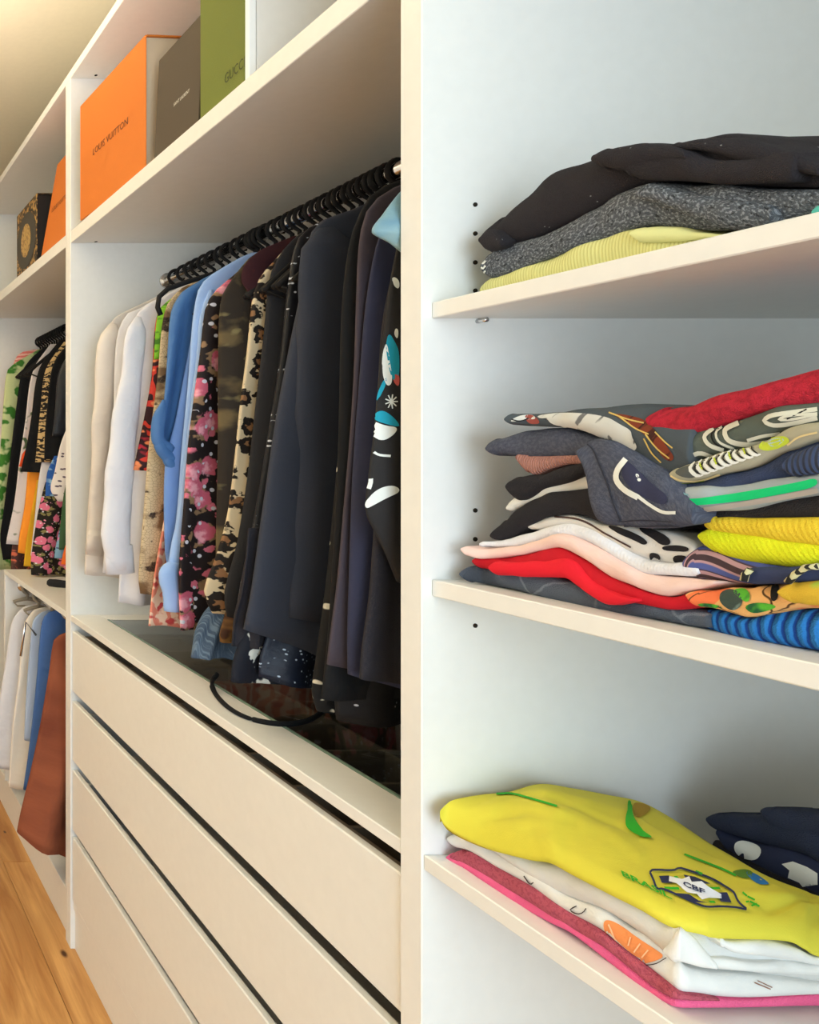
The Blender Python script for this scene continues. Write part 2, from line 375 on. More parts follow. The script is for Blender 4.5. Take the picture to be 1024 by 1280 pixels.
for k in range(n):
    px = 221+(497-221)*k/(n-1)+random.uniform(-2, 2)
    hang_hanger(F*RX/(px-VX), 'black velvet hanger, '+ORDS[k]+' from the far end of the long rail above the drawers', 'black hangers on the rail above the drawers', rz=random.uniform(-.18, .18))
for k in range(12):
    px = 50+(82-50)*k/11
    hang_hanger(F*RX/(px-VX), 'black hanger, '+ORDS[k]+' from the far end of the upper rail in the far left bay', 'black hangers on the far left rail', rz=random.uniform(-.1, .1))

# ------------------------------------------------------------------ hanging garments
def hang(name, label, cat, prof, m, d=None, XB_=0.668, t=0.014, tilt=0.0, rx=RX, fold=0.008, ff=34, parent=None, group=None, neck=True, xr=None, seed=0, hem_r=None, zn=None):
    if d is None: d = F*XB_/(min(p[0] for p in prof)-VX)
    P = [W(p[0], p[1], d) for p in prof]
    tab = [(p.x, p.z) for p in P]
    if neck: tab = [(rx-0.05, max(tab[0][1]+.01, 1.752) if rx == RX else tab[0][1]+(rx-0.05-tab[0][0])*0.22)]+tab
    # resample
    seg = [0]
    for a, b2 in zip(tab, tab[1:]): seg.append(seg[-1]+math.hypot(a[0]-b2[0], a[1]-b2[1]))
    NZ = 34; NC = 60; rows = []
    for r in range(NZ):
        s = seg[-1]*r/(NZ-1); rows.append((smooth_tab(seg, [q[0] for q in tab], s), interp(list(zip(seg, [q[1] for q in tab])), s)))
    zt, zb = rows[0][1], rows[-1][1]
    bm = bmesh.new(); uvl = bm.loops.layers.uv.new('UVMap'); G = []; R = random.Random(seed or zlib.crc32(str(label).encode()) % 9999)
    ph = R.uniform(0, 6)
    for r, (xl, z) in enumerate(rows):
        xrr = xr if xr else min(1.215, 2*rx-xl)
        if r == 0: xrr = rx+0.05
        fr = (zt-z)/(zt-zb+1e-6); c = (xl+xrr)/2; a = (xrr-xl)/2; ring = []
        tt = t*(0.45+0.55*min(1, fr*5)); am = fold*min(1, fr*1.6+0.1)
        for k in range(NC):
            th = 2*pi*k/NC; cc = cos(th); ss = sin(th)
            x = c+a*math.copysign(abs(cc)**0.7, cc); y = d+tt*math.copysign(abs(ss)**0.7, ss)
            u = (x-xl)
            wv = am*(sin(u*ff+ph+1.2*fr)+0.45*sin(u*ff*2.3+ph*2+3*fr))
            nz = noise.noise(Vector((x*9, z*5, ph)))*0.006
            zz = z-tilt*max(0, u)*fr**4+noise.noise(Vector((x*14, ph, 2)))*0.006*fr
            xx = x+nz*0.6*(1 if cc < 0 else .3)
            ring.append(bm.verts.new((xx, y+wv+nz, zz)))
        G.append(ring)
    def face(vs):
        f = bm.faces.new(vs)
        for lp in f.loops:
            co = lp.vert.co; lp[uvl].uv = (co.x+(co.y-d)*0.8+d*3, co.z)
    for r in range(NZ-1):
        for k in range(NC):
            k2 = (k+1) % NC; face((G[r][k], G[r+1][k], G[r+1][k2], G[r][k2]))
    for ring, fl_ in ((G[0], False), (G[-1], True)):
        for k in range(1, NC//2):
            vs = (ring[k-1], ring[k], ring[NC-k], ring[(NC-k+1) % NC]) if k > 1 else (ring[0], ring[1], ring[NC-1])
            face(vs if fl_ else vs[::-1])
    bmesh.ops.recalc_face_normals(bm, faces=bm.faces[:])
    o = mesh_obj(name, bm, m, parent)
    if not parent: tag(o, label, cat, group)
    elif label: tag(o, label)
    return o
def sleeve(pts, m, parent, rad, d, flat=0.5, cuff=None, name='sleeve', label=None):
    P = [W(p[0], p[1], d) for p in pts]
    n = 22; seg = [0]
    for a, b2 in zip(P, P[1:]): seg.append(seg[-1]+(a-b2).length)
    bm = bmesh.new(); Q = []; rr = []
    for k in range(n):
        s = seg[-1]*k/(n-1)
        Q.append(Vector([smooth_tab(seg, [p[i] for p in P], s) for i in range(3)]))
        q = interp(list(zip(seg, rad)), s)*min(1, .3+s/.045); rr.append(q*(1+0.07*noise.noise(Vector((k*.7, d*9, 0)))))
    tube_bm(bm, Q, rr, 20, flat=flat)
    uvl = bm.loops.layers.uv.new('UVMap')
    for v in bm.verts:
        v.co += Vector((1, .6, 0))*0.011*noise.noise(v.co*Vector((14, 14, 10)) if False else Vector((v.co.x*14, v.co.y*14, v.co.z*10)))
    for f in bm.faces:
        for lp in f.loops: lp[uvl].uv = (lp.vert.co.x+lp.vert.co.y, lp.vert.co.z)
    o = mesh_obj(name, bm, m, parent)
    if label: tag(o, label)
    if cuff:
        bm = bmesh.new(); a = Q[-3]; b2 = Q[-1]+(Q[-1]-Q[-2])*.3
        tube_bm(bm, [a, (a+b2)/2, b2], rr[-1]*1.08, 20, flat=flat); uvl = bm.loops.layers.uv.new('UVMap')
        mesh_obj('cuff', bm, m, parent)
    return o
FLOR = lambda nm, bg, c1, c2, c3, s=22: mat(nm, bg, 0.8, [('voro', s*1.6, .30, .22, c3, {'dist': .03, 'off': (3, 1, 0)}), ('voro', s, .34, .30, c1, {'dist': .02}), ('voro', s*3, .16, .1, c2, {'dist': .01, 'off': (1, 2, 0), 'gate': ('voro', s, .34, .30)}), ('voro', s*2.3, .16, .12, (225, 225, 230), {'off': (7, 4, 0), 'gate': ('noise', 30, .52, .56)})])
m_white = mat('white_cotton', (220, 218, 222), 0.85, wr=.6); m_cream = mat('cream_silk', (218, 208, 198), 0.55, wr=.6)
m_paisley = mat('red_paisley', (52, 20, 24), 0.7, [('wave', 9, .55, .65, (214, 60, 44), {'wd': 14, 'wds': 2.0}), ('voro', 30, .2, .12, (240, 140, 90), {'dist': .03}), ('noise', 34, .6, .66, (190, 40, 60))])
m_lime = mat('lime_leaf', (118, 176, 36), 0.7, [('noise', 60, .5, .58, (60, 110, 20))])
m_snake = mat('snake_print', (200, 178, 142), 0.6, [('noise', 16, .50, .58, (120, 92, 62), {'detail': 5}), ('noise', 26, .60, .64, (52, 38, 28), {'detail': 4, 'off': (3, 0, 0)}), ('crack', 160, .05, .01, (110, 90, 66))], wr=.2)
m_steel = mat('steel_blue_satin', (74, 116, 168), 0.5, wr=.5)
m_lblue = mat('light_blue_poplin', (158, 188, 234), 0.8)
m_floral = mat('pink_floral_on_black', (34, 25, 26), 0.75, [('voro', 17, .44, .40, (146, 116, 86), {'dist': .03, 'ds': 60, 'gate': ('noise', 45, .46, .52)}), ('voro', 17, .34, .30, (206, 98, 122), {'dist': .02, 'ds': 70}), ('voro', 17, .24, .10, (242, 170, 184), {'dist': .03, 'ds': 90}), ('voro', 31, .26, .22, (214, 112, 134), {'dist': .015, 'ds': 90, 'off': (3, 1, 0), 'gate': ('noise', 17, .5, .54)}), ('voro', 40, .17, .14, (214, 214, 226), {'off': (7, 4, 0), 'gate': ('noise', 25, .48, .5)})], wr=.15)
m_olive = mat('dark_olive_floral', (44, 36, 28), 0.75, [('noise', 14, .54, .66, (104, 88, 58), {'detail': 4}), ('noise', 30, .62, .7, (130, 118, 80))])
m_leop = mat('leopard_print', (224, 204, 168), 0.7, [('voro', 27, .46, .43, (34, 27, 24), {'dist': .03, 'ds': 70, 'gate': ('noise', 70, .36, .40)}), ('voro', 27, .17, .13, (150, 108, 72), {'dist': .03, 'ds': 70})])
m_black = mat('black_crepe', (38, 38, 42), 0.85, wr=.2, sheen=.0)
m_black2 = mat('deep_black_jersey', (20, 20, 22), 0.9)
m_seq = mat('black_sequin', (24, 24, 30), 0.35, [('voro', 90, .17, .12, (215, 220, 235), {'gate': ('noise', 45, .54, .58)})])
m_suit = mat('charcoal_suiting', (54, 58, 70), 0.85, [('noise', 500, .4, .7, (54, 56, 66))], wr=.12)
m_navy = mat('navy_wool', (50, 52, 74), 0.9); m_purp = mat('plum_grey_knit', (70, 62, 70), 0.9)
m_knit = mat('black_knit', (44, 42, 48), 0.95, fine=.6)
m_coral = mat('coral_print', (232, 138, 116), 0.7, [('wave', 12, .5, .7, (246, 206, 180), {'wd': 10, 'wds': 2}), ('noise', 40, .58, .64, (200, 70, 70))])
m_denim = mat('blue_grey_fringe', (74, 92, 116), 0.95, [('noise', 120, .5, .6, (110, 130, 150), {'st': (5, .2, 1)})], fine=.8, wr=.1)
m_bw = mat('black_white_print', (24, 26, 36), 0.8, [('voro', 32, .44, .40, (226, 226, 216), {'dist': .035, 'ds': 50, 'gate': ('noise', 22, .47, .50)})])
m_crane = mat('black_crane_print', (38, 36, 36), 0.8)
m_teal = mat('iridescent_teal', (138, 168, 168), 0.35, [('noise', 14, .45, .65, (96, 140, 170)), ('noise', 22, .55, .65, (168, 176, 140))], wr=.5)
m_maroon = mat('maroon_velvet', (58, 26, 32), 0.9)
GRP = 'clothes on the rail above the drawers'
g = hang('blouse', 'cream white blouse hanging furthest from the camera above the drawers, long cuffed sleeves', 'blouse', [(150, 392), (138, 402), (131, 430), (123, 520), (114, 600), (109, 680), (107, 717)], m_cream, t=.012, tilt=.12, XB_=.672)
sleeve([(140, 405), (135, 450), (128, 560), (118, 690)], m_cream, g, [.03, .03, .028, .02], 1.90, .6, cuff=True)
g = hang('blouse', 'off-white pleated blouse, second from the far end of the rail above the drawers', 'blouse', [(176, 385), (158, 392), (146, 420), (141, 520), (134, 620), (126, 715)], m_white, t=.012, tilt=.1, XB_=.685, fold=.012, ff=60)
g = hang('shirt', 'white button shirt with a wide folded cuff, third from the far end of the rail', 'shirt', [(200, 372), (178, 384), (166, 410), (160, 520), (154, 640), (148, 754)], m_white, t=.013, XB_=.70, tilt=.05, fold=.013, ff=55)
sleeve([(174, 396), (164, 470), (152, 570), (146, 640), (150, 712)], m_white, g, [.020, .026, .030, .034, .030], 1.72, .5, cuff=True)
g = hang('top', 'short red and black paisley top with lime green shoulder', 'top', [(212, 375), (199, 388), (194, 412), (190, 470), (179, 530), (167, 588)], m_paisley, XB_=.70, tilt=-.03)
hang('shoulder_yoke', None, None, [(213, 374), (198, 388), (192.5, 412), (189.5, 450)], m_lime, d=F*.70/(167-VX)-.004, t=.014, parent=g)
g = hang('dress', 'beige snakeskin print dress between the paisley top and the steel blue top', 'dress', [(224, 362), (210, 380), (204, 405), (199, 470), (188, 560), (180, 650), (174, 720), (176, 742)], m_snake, XB_=.70, tilt=.08)
g = hang('skirt', 'coral pink leaf print hem showing under the snakeskin dress', 'skirt', [(228, 520), (205, 640), (192, 720), (186, 782)], m_coral, XB_=.705, neck=False, tilt=.06, d=F*.705/(183-VX)+.0)
g = hang('top', 'steel blue satin sleeveless top with ruffled side', 'top', [(250, 350), (226, 366), (213, 388), (207, 430), (200, 510), (196, 548), (203, 560), (198, 574)], m_steel, d=F*.70/(190-VX), fold=.012, ff=50)
ds_ = F*.70/(190-VX)-.02
for a in ([(206, 500), (199, 530), (200, 552), (216, 562)], [(203, 538), (202, 558), (211, 572), (226, 576)], [(208, 556), (210, 574), (218, 586), (230, 590)]):
    sleeve(a, m_steel, g, [.010, .015, .014, .010], ds_, .6, name='ruffle')
g = hang('shirt', 'blue chambray shirt tail hanging below the steel blue top', 'shirt', [(240, 420), (222, 520), (208, 580), (207, 690), (212, 718)], mat('chambray', (112, 146, 204), .85), d=F*.70/(195-VX), neck=False)
g = hang('shirt', 'light blue shirt with long sleeve and rolled cuff before the pink floral dress', 'shirt', [(300, 322), (266, 342), (250, 358), (242, 400), (236, 480), (228, 560), (222, 640), (214, 700), (212, 730)], m_lblue, d=F*.70/(204-VX), tilt=.0, fold=.005)
dd = F*.70/(204-VX)-.012
sleeve([(262, 362), (254, 440), (243, 540), (231, 640), (219, 712)], m_lblue, g, [.012, .014, .014, .014, .016], dd, .6)
sleeve([(232, 700), (212, 716), (216, 742), (216, 764)], m_lblue, g, [.012, .02, .02, .019], dd-.004, .6, name='cuff')
g = hang('dress', 'black dress with pink roses and beige leaves', 'dress', [(290, 345), (270, 362), (257, 382), (249, 440), (240, 500), (232, 560), (226, 640), (221, 720), (224, 788)], m_floral, d=F*.70/(217-VX), tilt=.0, t=.017)
g = hang('blouse', 'dark olive and black camouflage floral blouse right of the rose dress', 'blouse', [(316, 318), (293, 345), (277, 372), (273, 440), (271, 560), (268, 650), (266, 725)], m_olive, d=F*.70/(243-VX))
hang('collar', 'dark maroon velvet collar', None, [(326, 312), (306, 330), (300, 352), (310, 372), (314, 420)], m_maroon, d=F*.70/(243-VX)-.012, parent=g, t=.006)
g = hang('blouse', 'leopard print blouse with big dark spots', 'blouse', [(346, 322), (326, 345), (316, 372), (309, 440), (301, 510), (294, 590), (286, 650), (272, 700), (258, 740), (268, 768)], m_leop, d=F*.70/(252-VX), tilt=.0)
g = hang('scarf', 'blue grey fringed scarf end hanging below the leopard blouse', 'scarf', [(268, 752), (256, 768), (246, 790), (240, 822)], m_denim, d=F*.70/(248-VX)+.006, neck=False, xr=.80, fold=.006, ff=120)
g = hang('blouse', 'ochre brown print blouse hem beside the blue grey fringe', 'blouse', [(300, 740), (284, 760), (272, 790), (272, 800)], mat('ochre_print', (120, 86, 44), .8, [('noise', 30, .5, .6, (60, 34, 22))]), d=F*.70/(257-VX), neck=False, xr=.82)
g = hang('dress', 'plain black dress right of the leopard blouse, tapering to the front', 'dress', [(374, 292), (352, 315), (338, 345), (330, 420), (318, 520), (308, 600), (294, 680), (278, 740), (281, 768)], m_black, d=F*.70/(266-VX), tilt=.12)
g = hang('dress', 'black sparkling sequin dress in the gap before the charcoal jacket', 'dress', [(392, 280), (372, 300), (362, 345), (352, 440), (340, 520), (320, 640), (300, 740), (292, 800)], m_seq, d=F*.69/(280-VX), fold=.011)
g = hang('jacket', 'long charcoal suit jacket with smooth sleeve, the broadest garment on the rail', 'jacket', [(440, 262), (404, 274), (387, 295), (379, 350), (362, 430), (344, 520), (326, 640), (312, 740), (303, 786)], m_suit, d=F*.668/(303-VX), tilt=.36, fold=.004, ff=18, t=.018)
dj = F*.668/(303-VX)
sleeve([(408, 285), (414, 400), (410, 560), (398, 700), (388, 775)], m_suit, g, [.045, .055, .052, .044, .034], dj-.012, .30, label='straight charcoal sleeve')
g = hang('top', 'black and white brush print top whose hem hangs under the charcoal jacket', 'top', [(345, 640), (310, 760), (288, 820), (284, 848)], m_bw, d=dj+.035, neck=False, tilt=.1)
g = hang('dress', 'dark navy glitter dress hem below the charcoal jacket', 'dress', [(370, 640), (345, 760), (326, 820), (324, 846)], mat('navy_glitter', (28, 34, 50), .4, [('voro', 120, .2, .14, (190, 205, 225), {'gate': ('noise', 60, .5, .56)})]), d=dj+.012, neck=False, tilt=.2, t=.008)
g = hang('shawl', 'black fringed knit shawl hanging between leopard blouse and charcoal jacket', 'shawl', [(310, 660), (300, 740), (294, 770), (292, 806)], m_knit, d=dj+.024, neck=False, xr=.80, fold=.008, ff=150, t=.008)
g = hang('dress', 'black lace dress hem with pale dots right of the glitter dress', 'dress', [(430, 500), (410, 700), (392, 820), (386, 862), (392, 884)], mat('black_dots', (26, 26, 28), .8, [('voro', 50, .25, .2, (214, 208, 190), {'gate': ('noise', 30, .56, .6)})]), d=F*.70/(386-VX)+.03, neck=False, tilt=.05)
g = hang('dress', 'deep black jersey dress in shadow right of the charcoal jacket', 'dress', [(470, 236), (452, 262), (438, 300), (428, 380), (424, 480), (420, 580), (412, 700), (404, 800), (396, 870)], m_black2, d=F*.668/(396-VX), tilt=.02)
g = hang('coat', 'plum and navy wool coat with a rolled hem', 'coat', [(480, 240), (458, 262), (448, 300), (444, 380), (442, 470), (438, 560), (432, 650), (426, 730), (418, 800), (415, 832)], m_purp, d=F*.668/(415-VX), tilt=.1, fold=.01, ff=40)
dc = F*.668/(415-VX)
hang('lapel', 'navy blue front edge of the coat', None, [(494, 262), (474, 300), (462, 380), (457, 470), (452, 560), (447, 650), (443, 730), (440, 800), (440, 842)], m_navy, d=dc-.022, parent=g, tilt=.25, t=.014, fold=.012, ff=60, neck=False)
g = hang('sweater', 'black fine knit sweater with rolled hem at the near end of the rail', 'sweater', [(500, 300), (478, 400), (468, 520), (462, 640), (455, 740), (446, 810), (444, 846)], m_knit, d=.952, neck=False, tilt=.18, t=.016)
g = hang('skirt', 'long black skirt with scattered sparkles reaching lowest on the rail', 'skirt', [(480, 500), (452, 700), (428, 820), (420, 870), (422, 900)], mat('black_sparkle', (20, 18, 20), .7, [('voro', 70, .12, .08, (200, 200, 205), {'gate': ('noise', 20, .55, .6)})]), d=F*.69/(420-VX)+.02, neck=False, tilt=.0)
gc = hang('dress', 'black dress printed with white cranes and turquoise wings beside the upright panel', 'dress', [(514, 262), (500, 296), (490, 340), (482, 400), (474, 470), (467, 540), (459, 600), (455, 640), (461, 655), (478, 690), (494, 728)], m_crane, d=.918, neck=False, tilt=.3, fold=.004, t=.01)
gt = hang('top', 'shiny iridescent teal short-sleeved top, nearest on the rail', 'top', [(514, 226), (498, 242), (478, 268), (462, 291), (482, 306), (500, 322)], m_teal, d=.898, neck=False, tilt=-.1, t=.01)
# strap lying on the glass
pts = [(272, 850), (265, 853), (270, 868), (288, 886), (315, 899), (350, 905), (380, 902), (400, 892), (410, 878)]
P = []
for k, (px, py) in enumerate(pts):
    d = F*(H-0.9065)/(py-VY); P.append(W(px, py, d))
P[0].z += .012; P += [P[-1]+Vector((.02, -.005, .05)), P[-1]+Vector((.03, -.01, .12))]
Q = []; seg = list(range(len(P)))
for k in range(60):
    s = (len(P)-1)*k/59; Q.append(Vector([smooth_tab(seg, [p[i] for p in P], s) for i in range(3)]))
bm = bmesh.new(); tube_bm(bm, Q, 0.0048, 8, flat=.7)
tag(mesh_obj('belt', bm, m_black2, None), 'black fabric tie belt trailing over the glass worktop', 'belt')

# one hanger of the blue top sticks out over the white shirts
dh = 1.625; hp = [W(p[0], p[1], dh) for p in [(201, 394), (197, 384), (199, 371), (210, 361), (235, 352), (265, 343), (300, 330)]]
hp += [Vector((RX, dh, 1.752)), Vector((RX, dh, 1.776))]+[Vector((RX-.0185*sin(a), dh, 1.8032-.0185*cos(a))) for a in [radians(k*22) for k in range(0, 13)]]
bm = bmesh.new(); tube_bm(bm, hp, .0055, 8); eh = mesh_obj('clothes_hanger', bm, BLACKP, None); tag(eh, 'black hanger whose curved end pokes out over the white shirts', 'hanger', 'black hangers on the rail above the drawers')
# far left bay, upper rail
GC = dict(t=.014)
def hc(name, label, cat, prof, m, X=.69, **k): return hang(name, label, cat, prof, m, XB_=X, **k)
z = mat('green_leaf_print', (196, 206, 150), .8, [('noise', 18, .5, .56, (60, 120, 40))])
hc('dress', 'green and white leaf print dress at the very left edge', 'dress', [(22, 452), (10, 462), (5, 490), (0, 560), (-6, 640), (-8, 712)], z, X=.70)
hc('blouse', 'coral pink zigzag blouse, leftmost pink garment', 'blouse', [(28, 440), (20, 446), (12, 475), (6, 530), (0, 600), (-4, 660)], mat('coral_zigzag', (232, 126, 118), .8, [('wave', 22, .6, .7, (246, 196, 180), {'wd': 6, 'dir': 'Y'})]), X=.72, d=F*.71/(214))
hc('dress', 'long black dress in the far left bay', 'dress', [(38, 448), (27, 465), (20, 510), (12, 570), (4, 640), (0, 672), (4, 700)], m_black2, d=F*.705/(222))
hc('scarf', 'narrow coral and black patterned scarf end just above the far left shelf', 'scarf', [(20, 640), (14, 690), (13, 711)], mat('coral_black', (90, 60, 56), .8, [('noise', 40, .52, .6, (230, 120, 90))]), d=F*.705/(224)+.02, neck=False, xr=.85)
o = hc('dress', 'white floral dress with an orange band in the far left bay', 'dress', [(45, 455), (37, 480), (31, 530), (24, 580), (18, 630), (9, 672), (8, 680)], mat('white_green_floral', (226, 218, 216), .8, [('noise', 16, .60, .64, (84, 110, 76))]), d=F*.705/(228), tilt=.05)
hc('orange_band', 'orange red band across the dress', None, [(32, 562), (27, 568), (23, 584)], mat('band_orange', (238, 90, 44), .8), d=F*.705/(228)-.008, parent=o, neck=False)
hc('sweater', 'short black fringed knit in the far left bay', 'sweater', [(52, 455), (45, 478), (40, 520), (33, 560), (26, 590)], m_black2, d=F*.705/(238), tilt=.02)
hc('dress', 'bright orange dress in the far left bay', 'dress', [(46, 500), (36, 570), (31, 630), (24, 670), (22, 690)], mat('bright_orange', (244, 150, 44), .8), d=F*.705/(235), neck=False, tilt=.12)
hc('dress', 'mustard dress hem showing below the bright orange dress', 'dress', [(46, 600), (34, 670), (30, 708)], mat('mustard', (224, 170, 36), .8), d=F*.715/(243), neck=False)
hc('blouse', 'gold and black zebra print blouse', 'blouse', [(62, 452), (55, 470), (51, 510), (47, 550), (44, 578)], mat('zebra_gold', (206, 176, 122), .75, [('wave', 16, .5, .58, (30, 24, 20), {'wd': 12, 'wds': 3, 'dir': 'Y'})]), d=F*.715/(250), tilt=.0)
hc('skirt', 'plain white skirt between the orange and the small rose dress', 'skirt', [(56, 560), (48, 600), (42, 650), (37, 694)], m_white, d=F*.71/(247)-.012, neck=False)
hc('dress', 'black dress with small pink roses resting just above the far left shelf', 'dress', [(60, 590), (50, 630), (43, 670), (39, 700), (39, 718)], FLOR('small_roses', (34, 28, 22), (232, 120, 150), (250, 170, 190), (140, 130, 80), 26), d=F*.715/(256), neck=False)
hc('blouse', 'black lace blouse right of the zebra print', 'blouse', [(72, 445), (64, 465), (60, 500), (57, 540), (56, 574)], m_black2, d=F*.715/(262), tilt=.0)
hc('blouse', 'blue paisley blouse in the far left bay', 'blouse', [(68, 570), (60, 590), (57, 620)], mat('blue_paisley', (40, 90, 170), .8, [('noise', 40, .5, .6, (150, 190, 220))]), d=F*.715/(266), neck=False)
hc('camisole', 'shiny black camisole beside the white panel', 'camisole', [(80, 452), (73, 470), (70, 510), (66, 545)], mat('black_satin', (34, 36, 42), .35), d=F*.72/(272))
hc('shirt', 'white dotted shirt beside the white panel', 'shirt', [(86, 530), (76, 555), (68, 590), (63, 612), (72, 626)], mat('dotted_white', (232, 226, 224), .8, [('voro', 60, .2, .16, (90, 80, 100))]), d=F*.72/(279), neck=False)
hc('dress', 'bottle green dress beside the white panel', 'dress', [(86, 590), (79, 620), (74, 660), (72, 686)], mat('bottle_green', (60, 92, 62), .85), d=F*.72/(286), neck=False)
hc('scarf', 'multicoloured floral scarf end under the green dress', 'scarf', [(78, 650), (70, 680), (67, 696)], mat('multi_floral', (120, 160, 190), .8, [('noise', 40, .5, .55, (220, 110, 170)), ('noise', 50, .58, .62, (60, 60, 120), {'off': (3, 3, 0)})]), d=F*.715/(282), neck=False, xr=.84)
hc('skirt', 'orange skirt corner right beside the white panel', 'skirt', [(88, 660), (80, 690), (77, 706)], mat('skirt_orange', (238, 112, 40), .8), d=F*.72/(292), neck=False)
# dark knitted gloves on the far left shelf
def W_on(px, py, z): 
    d = F*(H-z)/(py-VY); return W(px, py, d)
a = W_on(58, 728, .915); bpt = W_on(90, 731, .915)
bm = bmesh.new(); tube_bm(bm, [a, a.lerp(bpt, .1), a.lerp(bpt, .4), a.lerp(bpt, .7), bpt], [.006, .012, .013, .012, .010], 14, flat=.8)
for v in bm.verts: v.co += Vector((noise.noise(v.co*60), noise.noise(v.co*60+Vector((5, 0, 0))), 0))*.004
tag(mesh_obj('glove', bm, mat('dark_knit_glove', (44, 44, 46), .95, coord='Object', fine=.8), None), 'dark knitted glove lying on the far left shelf', 'glove')

# far left bay, lower rail
HX = 0.735
LH = hanger_proto(plain('grey_beige_metal', (150, 138, 118), .4), wide=.05, drop=.012, hookr=.016, tr=.006, neck=.02, nm='clothes_hanger')
lows = [(24, 'metal hanger on the low rail, leftmost, holding the white trousers'), (38, 'metal hanger on the low rail with the pale blue shirt'), (62, 'metal hanger on the low rail beside the white panel, holding the brown trousers')]
for k, (px, lab) in enumerate(lows):
    d = F*HX/(px-VX+10)
    loc = (HX, d, 0.845+.002)
    if k == 0: LH.location = loc; o = LH
    else: o = copy_tree(LH, loc)
    tag(o, lab, 'hanger')
KW = dict(rx=.86, neck=False)
hang('trousers', 'white trousers on the low rail at the left edge', 'trousers', [(30, 758), (16, 775), (8, 820), (0, 880), (-6, 960)], m_white, d=2.66, tilt=.0, t=.018, rx=.80)
hang('trousers', 'cream white trousers on the low rail next to the pale blue shirt', 'trousers', [(42, 762), (30, 780), (24, 840), (16, 910), (11, 985)], mat('ivory', (240, 232, 220), .85), d=2.56, tilt=.0, t=.018, rx=.80)
hang('shirt', 'pale blue denim shirt on the low rail', 'shirt', [(52, 765), (42, 775), (37, 820), (33, 880), (31, 925)], mat('pale_denim', (170, 186, 212), .85), d=2.44, t=.016, rx=.80)
hang('trousers', 'mid blue jeans on the low rail behind the brown trousers', 'trousers', [(60, 765), (52, 780), (46, 850), (38, 920), (29, 985)], mat('mid_blue_denim', (70, 104, 160), .85), d=2.33, t=.016, rx=.82)
hang('trousers', 'wide rust brown corduroy trousers on the low rail against the white panel', 'trousers', [(78, 792), (68, 800), (62, 840), (52, 900), (40, 960), (26, 1020), (22, 1040)], mat('rust_brown', (150, 84, 56), .9, [('noise', 8, .4, .7, (120, 62, 42))], wr=.4), d=2.19, tilt=.5, t=.03, rx=.86, fold=.022, ff=26)
bm = bmesh.new(); d = 2.40; p3 = [W(26, 820, d), W(32, 777, d), W(45, 794, d)]
tube_bm(bm, [p3[0], p3[1], p3[2]], .004, 8); tag(mesh_obj('trouser_hanger', bm, CHROME, None), 'bent chrome trouser hanger over the pale blue shirt', 'hanger')

# ------------------------------------------------------------------ boxes on the top shelves
ORANGE = mat('orange_card', (214, 120, 46), .7, coord='Object', wr=0, fine=.2)
CREAMC = plain('cream_card', (214, 190, 160), .8, .2); DKB = mat('dark_grey_card', (84, 74, 62), .7, coord='Object', wr=0, fine=.2)
GRN = mat('olive_green_card', (112, 122, 52), .7, coord='Object', wr=0, fine=.4); INK = plain('brown_ink', (96, 48, 20), .6); WINK = plain('white_ink', (230, 226, 215), .6); GINK = plain('dark_green_ink', (62, 68, 24), .6)
def text_part(s, parent, m, yc, zc, width, height, shear=0, x=-.0008, name='printed_lettering'):
    cu = bpy.data.curves.new('t', 'FONT'); cu.body = s; cu.align_x = 'CENTER'; cu.align_y = 'CENTER'; cu.resolution_u = 2
    to = bpy.data.objects.new('t', cu); COL.objects.link(to); bpy.context.view_layer.update()
    me = bpy.data.meshes.new_from_object(to.evaluated_get(bpy.context.evaluated_depsgraph_get())); bpy.data.objects.remove(to)
    xs_ = [v.co.x for v in me.vertices]; ys_ = [v.co.y for v in me.vertices]
    sx = width/(max(xs_)-min(xs_)); sy = height/(max(ys_)-min(ys_)); mx_ = (max(xs_)+min(xs_))/2; my_ = (max(ys_)+min(ys_))/2
    for v in me.vertices:
        tx = (v.co.x-mx_)*sx; ty = (v.co.y-my_)*sy; v.co = Vector((x, yc-tx, zc+ty))
    me.materials.append(m); me.name = name
    o = bpy.data.objects.new(name, me); COL.objects.link(o); o.parent = parent; return o
def gift_box(name, label, dn, Xn, df, Xf, hgt, depth, m, side, lean=0, z=ZS1, rim=.004):
    L = math.hypot(df-dn, Xf-Xn); rz = -math.atan2(Xf-Xn, df-dn)
    e = empty(name, (Xn, dn, z+.0003), label, 'box', rot=(0, lean, rz))
    # local: x into shelf, y away from the camera, z up
    def lb(nm, mm, *a, bev=.002):
        bm = bmesh.new(); add_box(bm, *a, bev); return mesh_obj(nm, bm, mm, e, False)
    lb('front_cover', m, 0, .003, 0, L, 0, hgt)
    lb('back_cover', m, depth-.003, depth, 0, L, 0, hgt)
    lb('lid', m, .003, depth-.003, 0, L, hgt-.004, hgt, bev=.0008)
    lb('tray', side, .003, depth-.003, rim, L-rim, 0.0005, hgt-.004, bev=.0008)
    return e, L
e, L_ = gift_box('gift_box', 'large orange gift box with brown lettering and cream side, above the hanging clothes', dF(182, .69), .69, dF(100, .667), .667, .297*1.0, .16, ORANGE, CREAMC)
text_part('LOUIS VUITTON', e, INK, dF(139, .682)-dF(182, .69)+.0, 2.088-ZS1, .185, .016)
e, L_ = gift_box('shoe_box', 'dark brown-grey box with small white lettering between the orange and the green box', 1.402, .693, 1.585, .69, .222, .14, DKB, DKB, lean=radians(3))
text_part('SAINT LAURENT', e, WINK, dF(223, .69)-1.402, 2.034-ZS1, .062, .007)
e, L_ = gift_box('gift_box', 'tall olive green box with embossed lettering and a bright white edge', dF(306, .69), .69, dF(250, .69), .69, .33, .012, GRN, GRN)
text_part('GUCCI', e, GINK, .030, 1.987-ZS1, .062, .017)
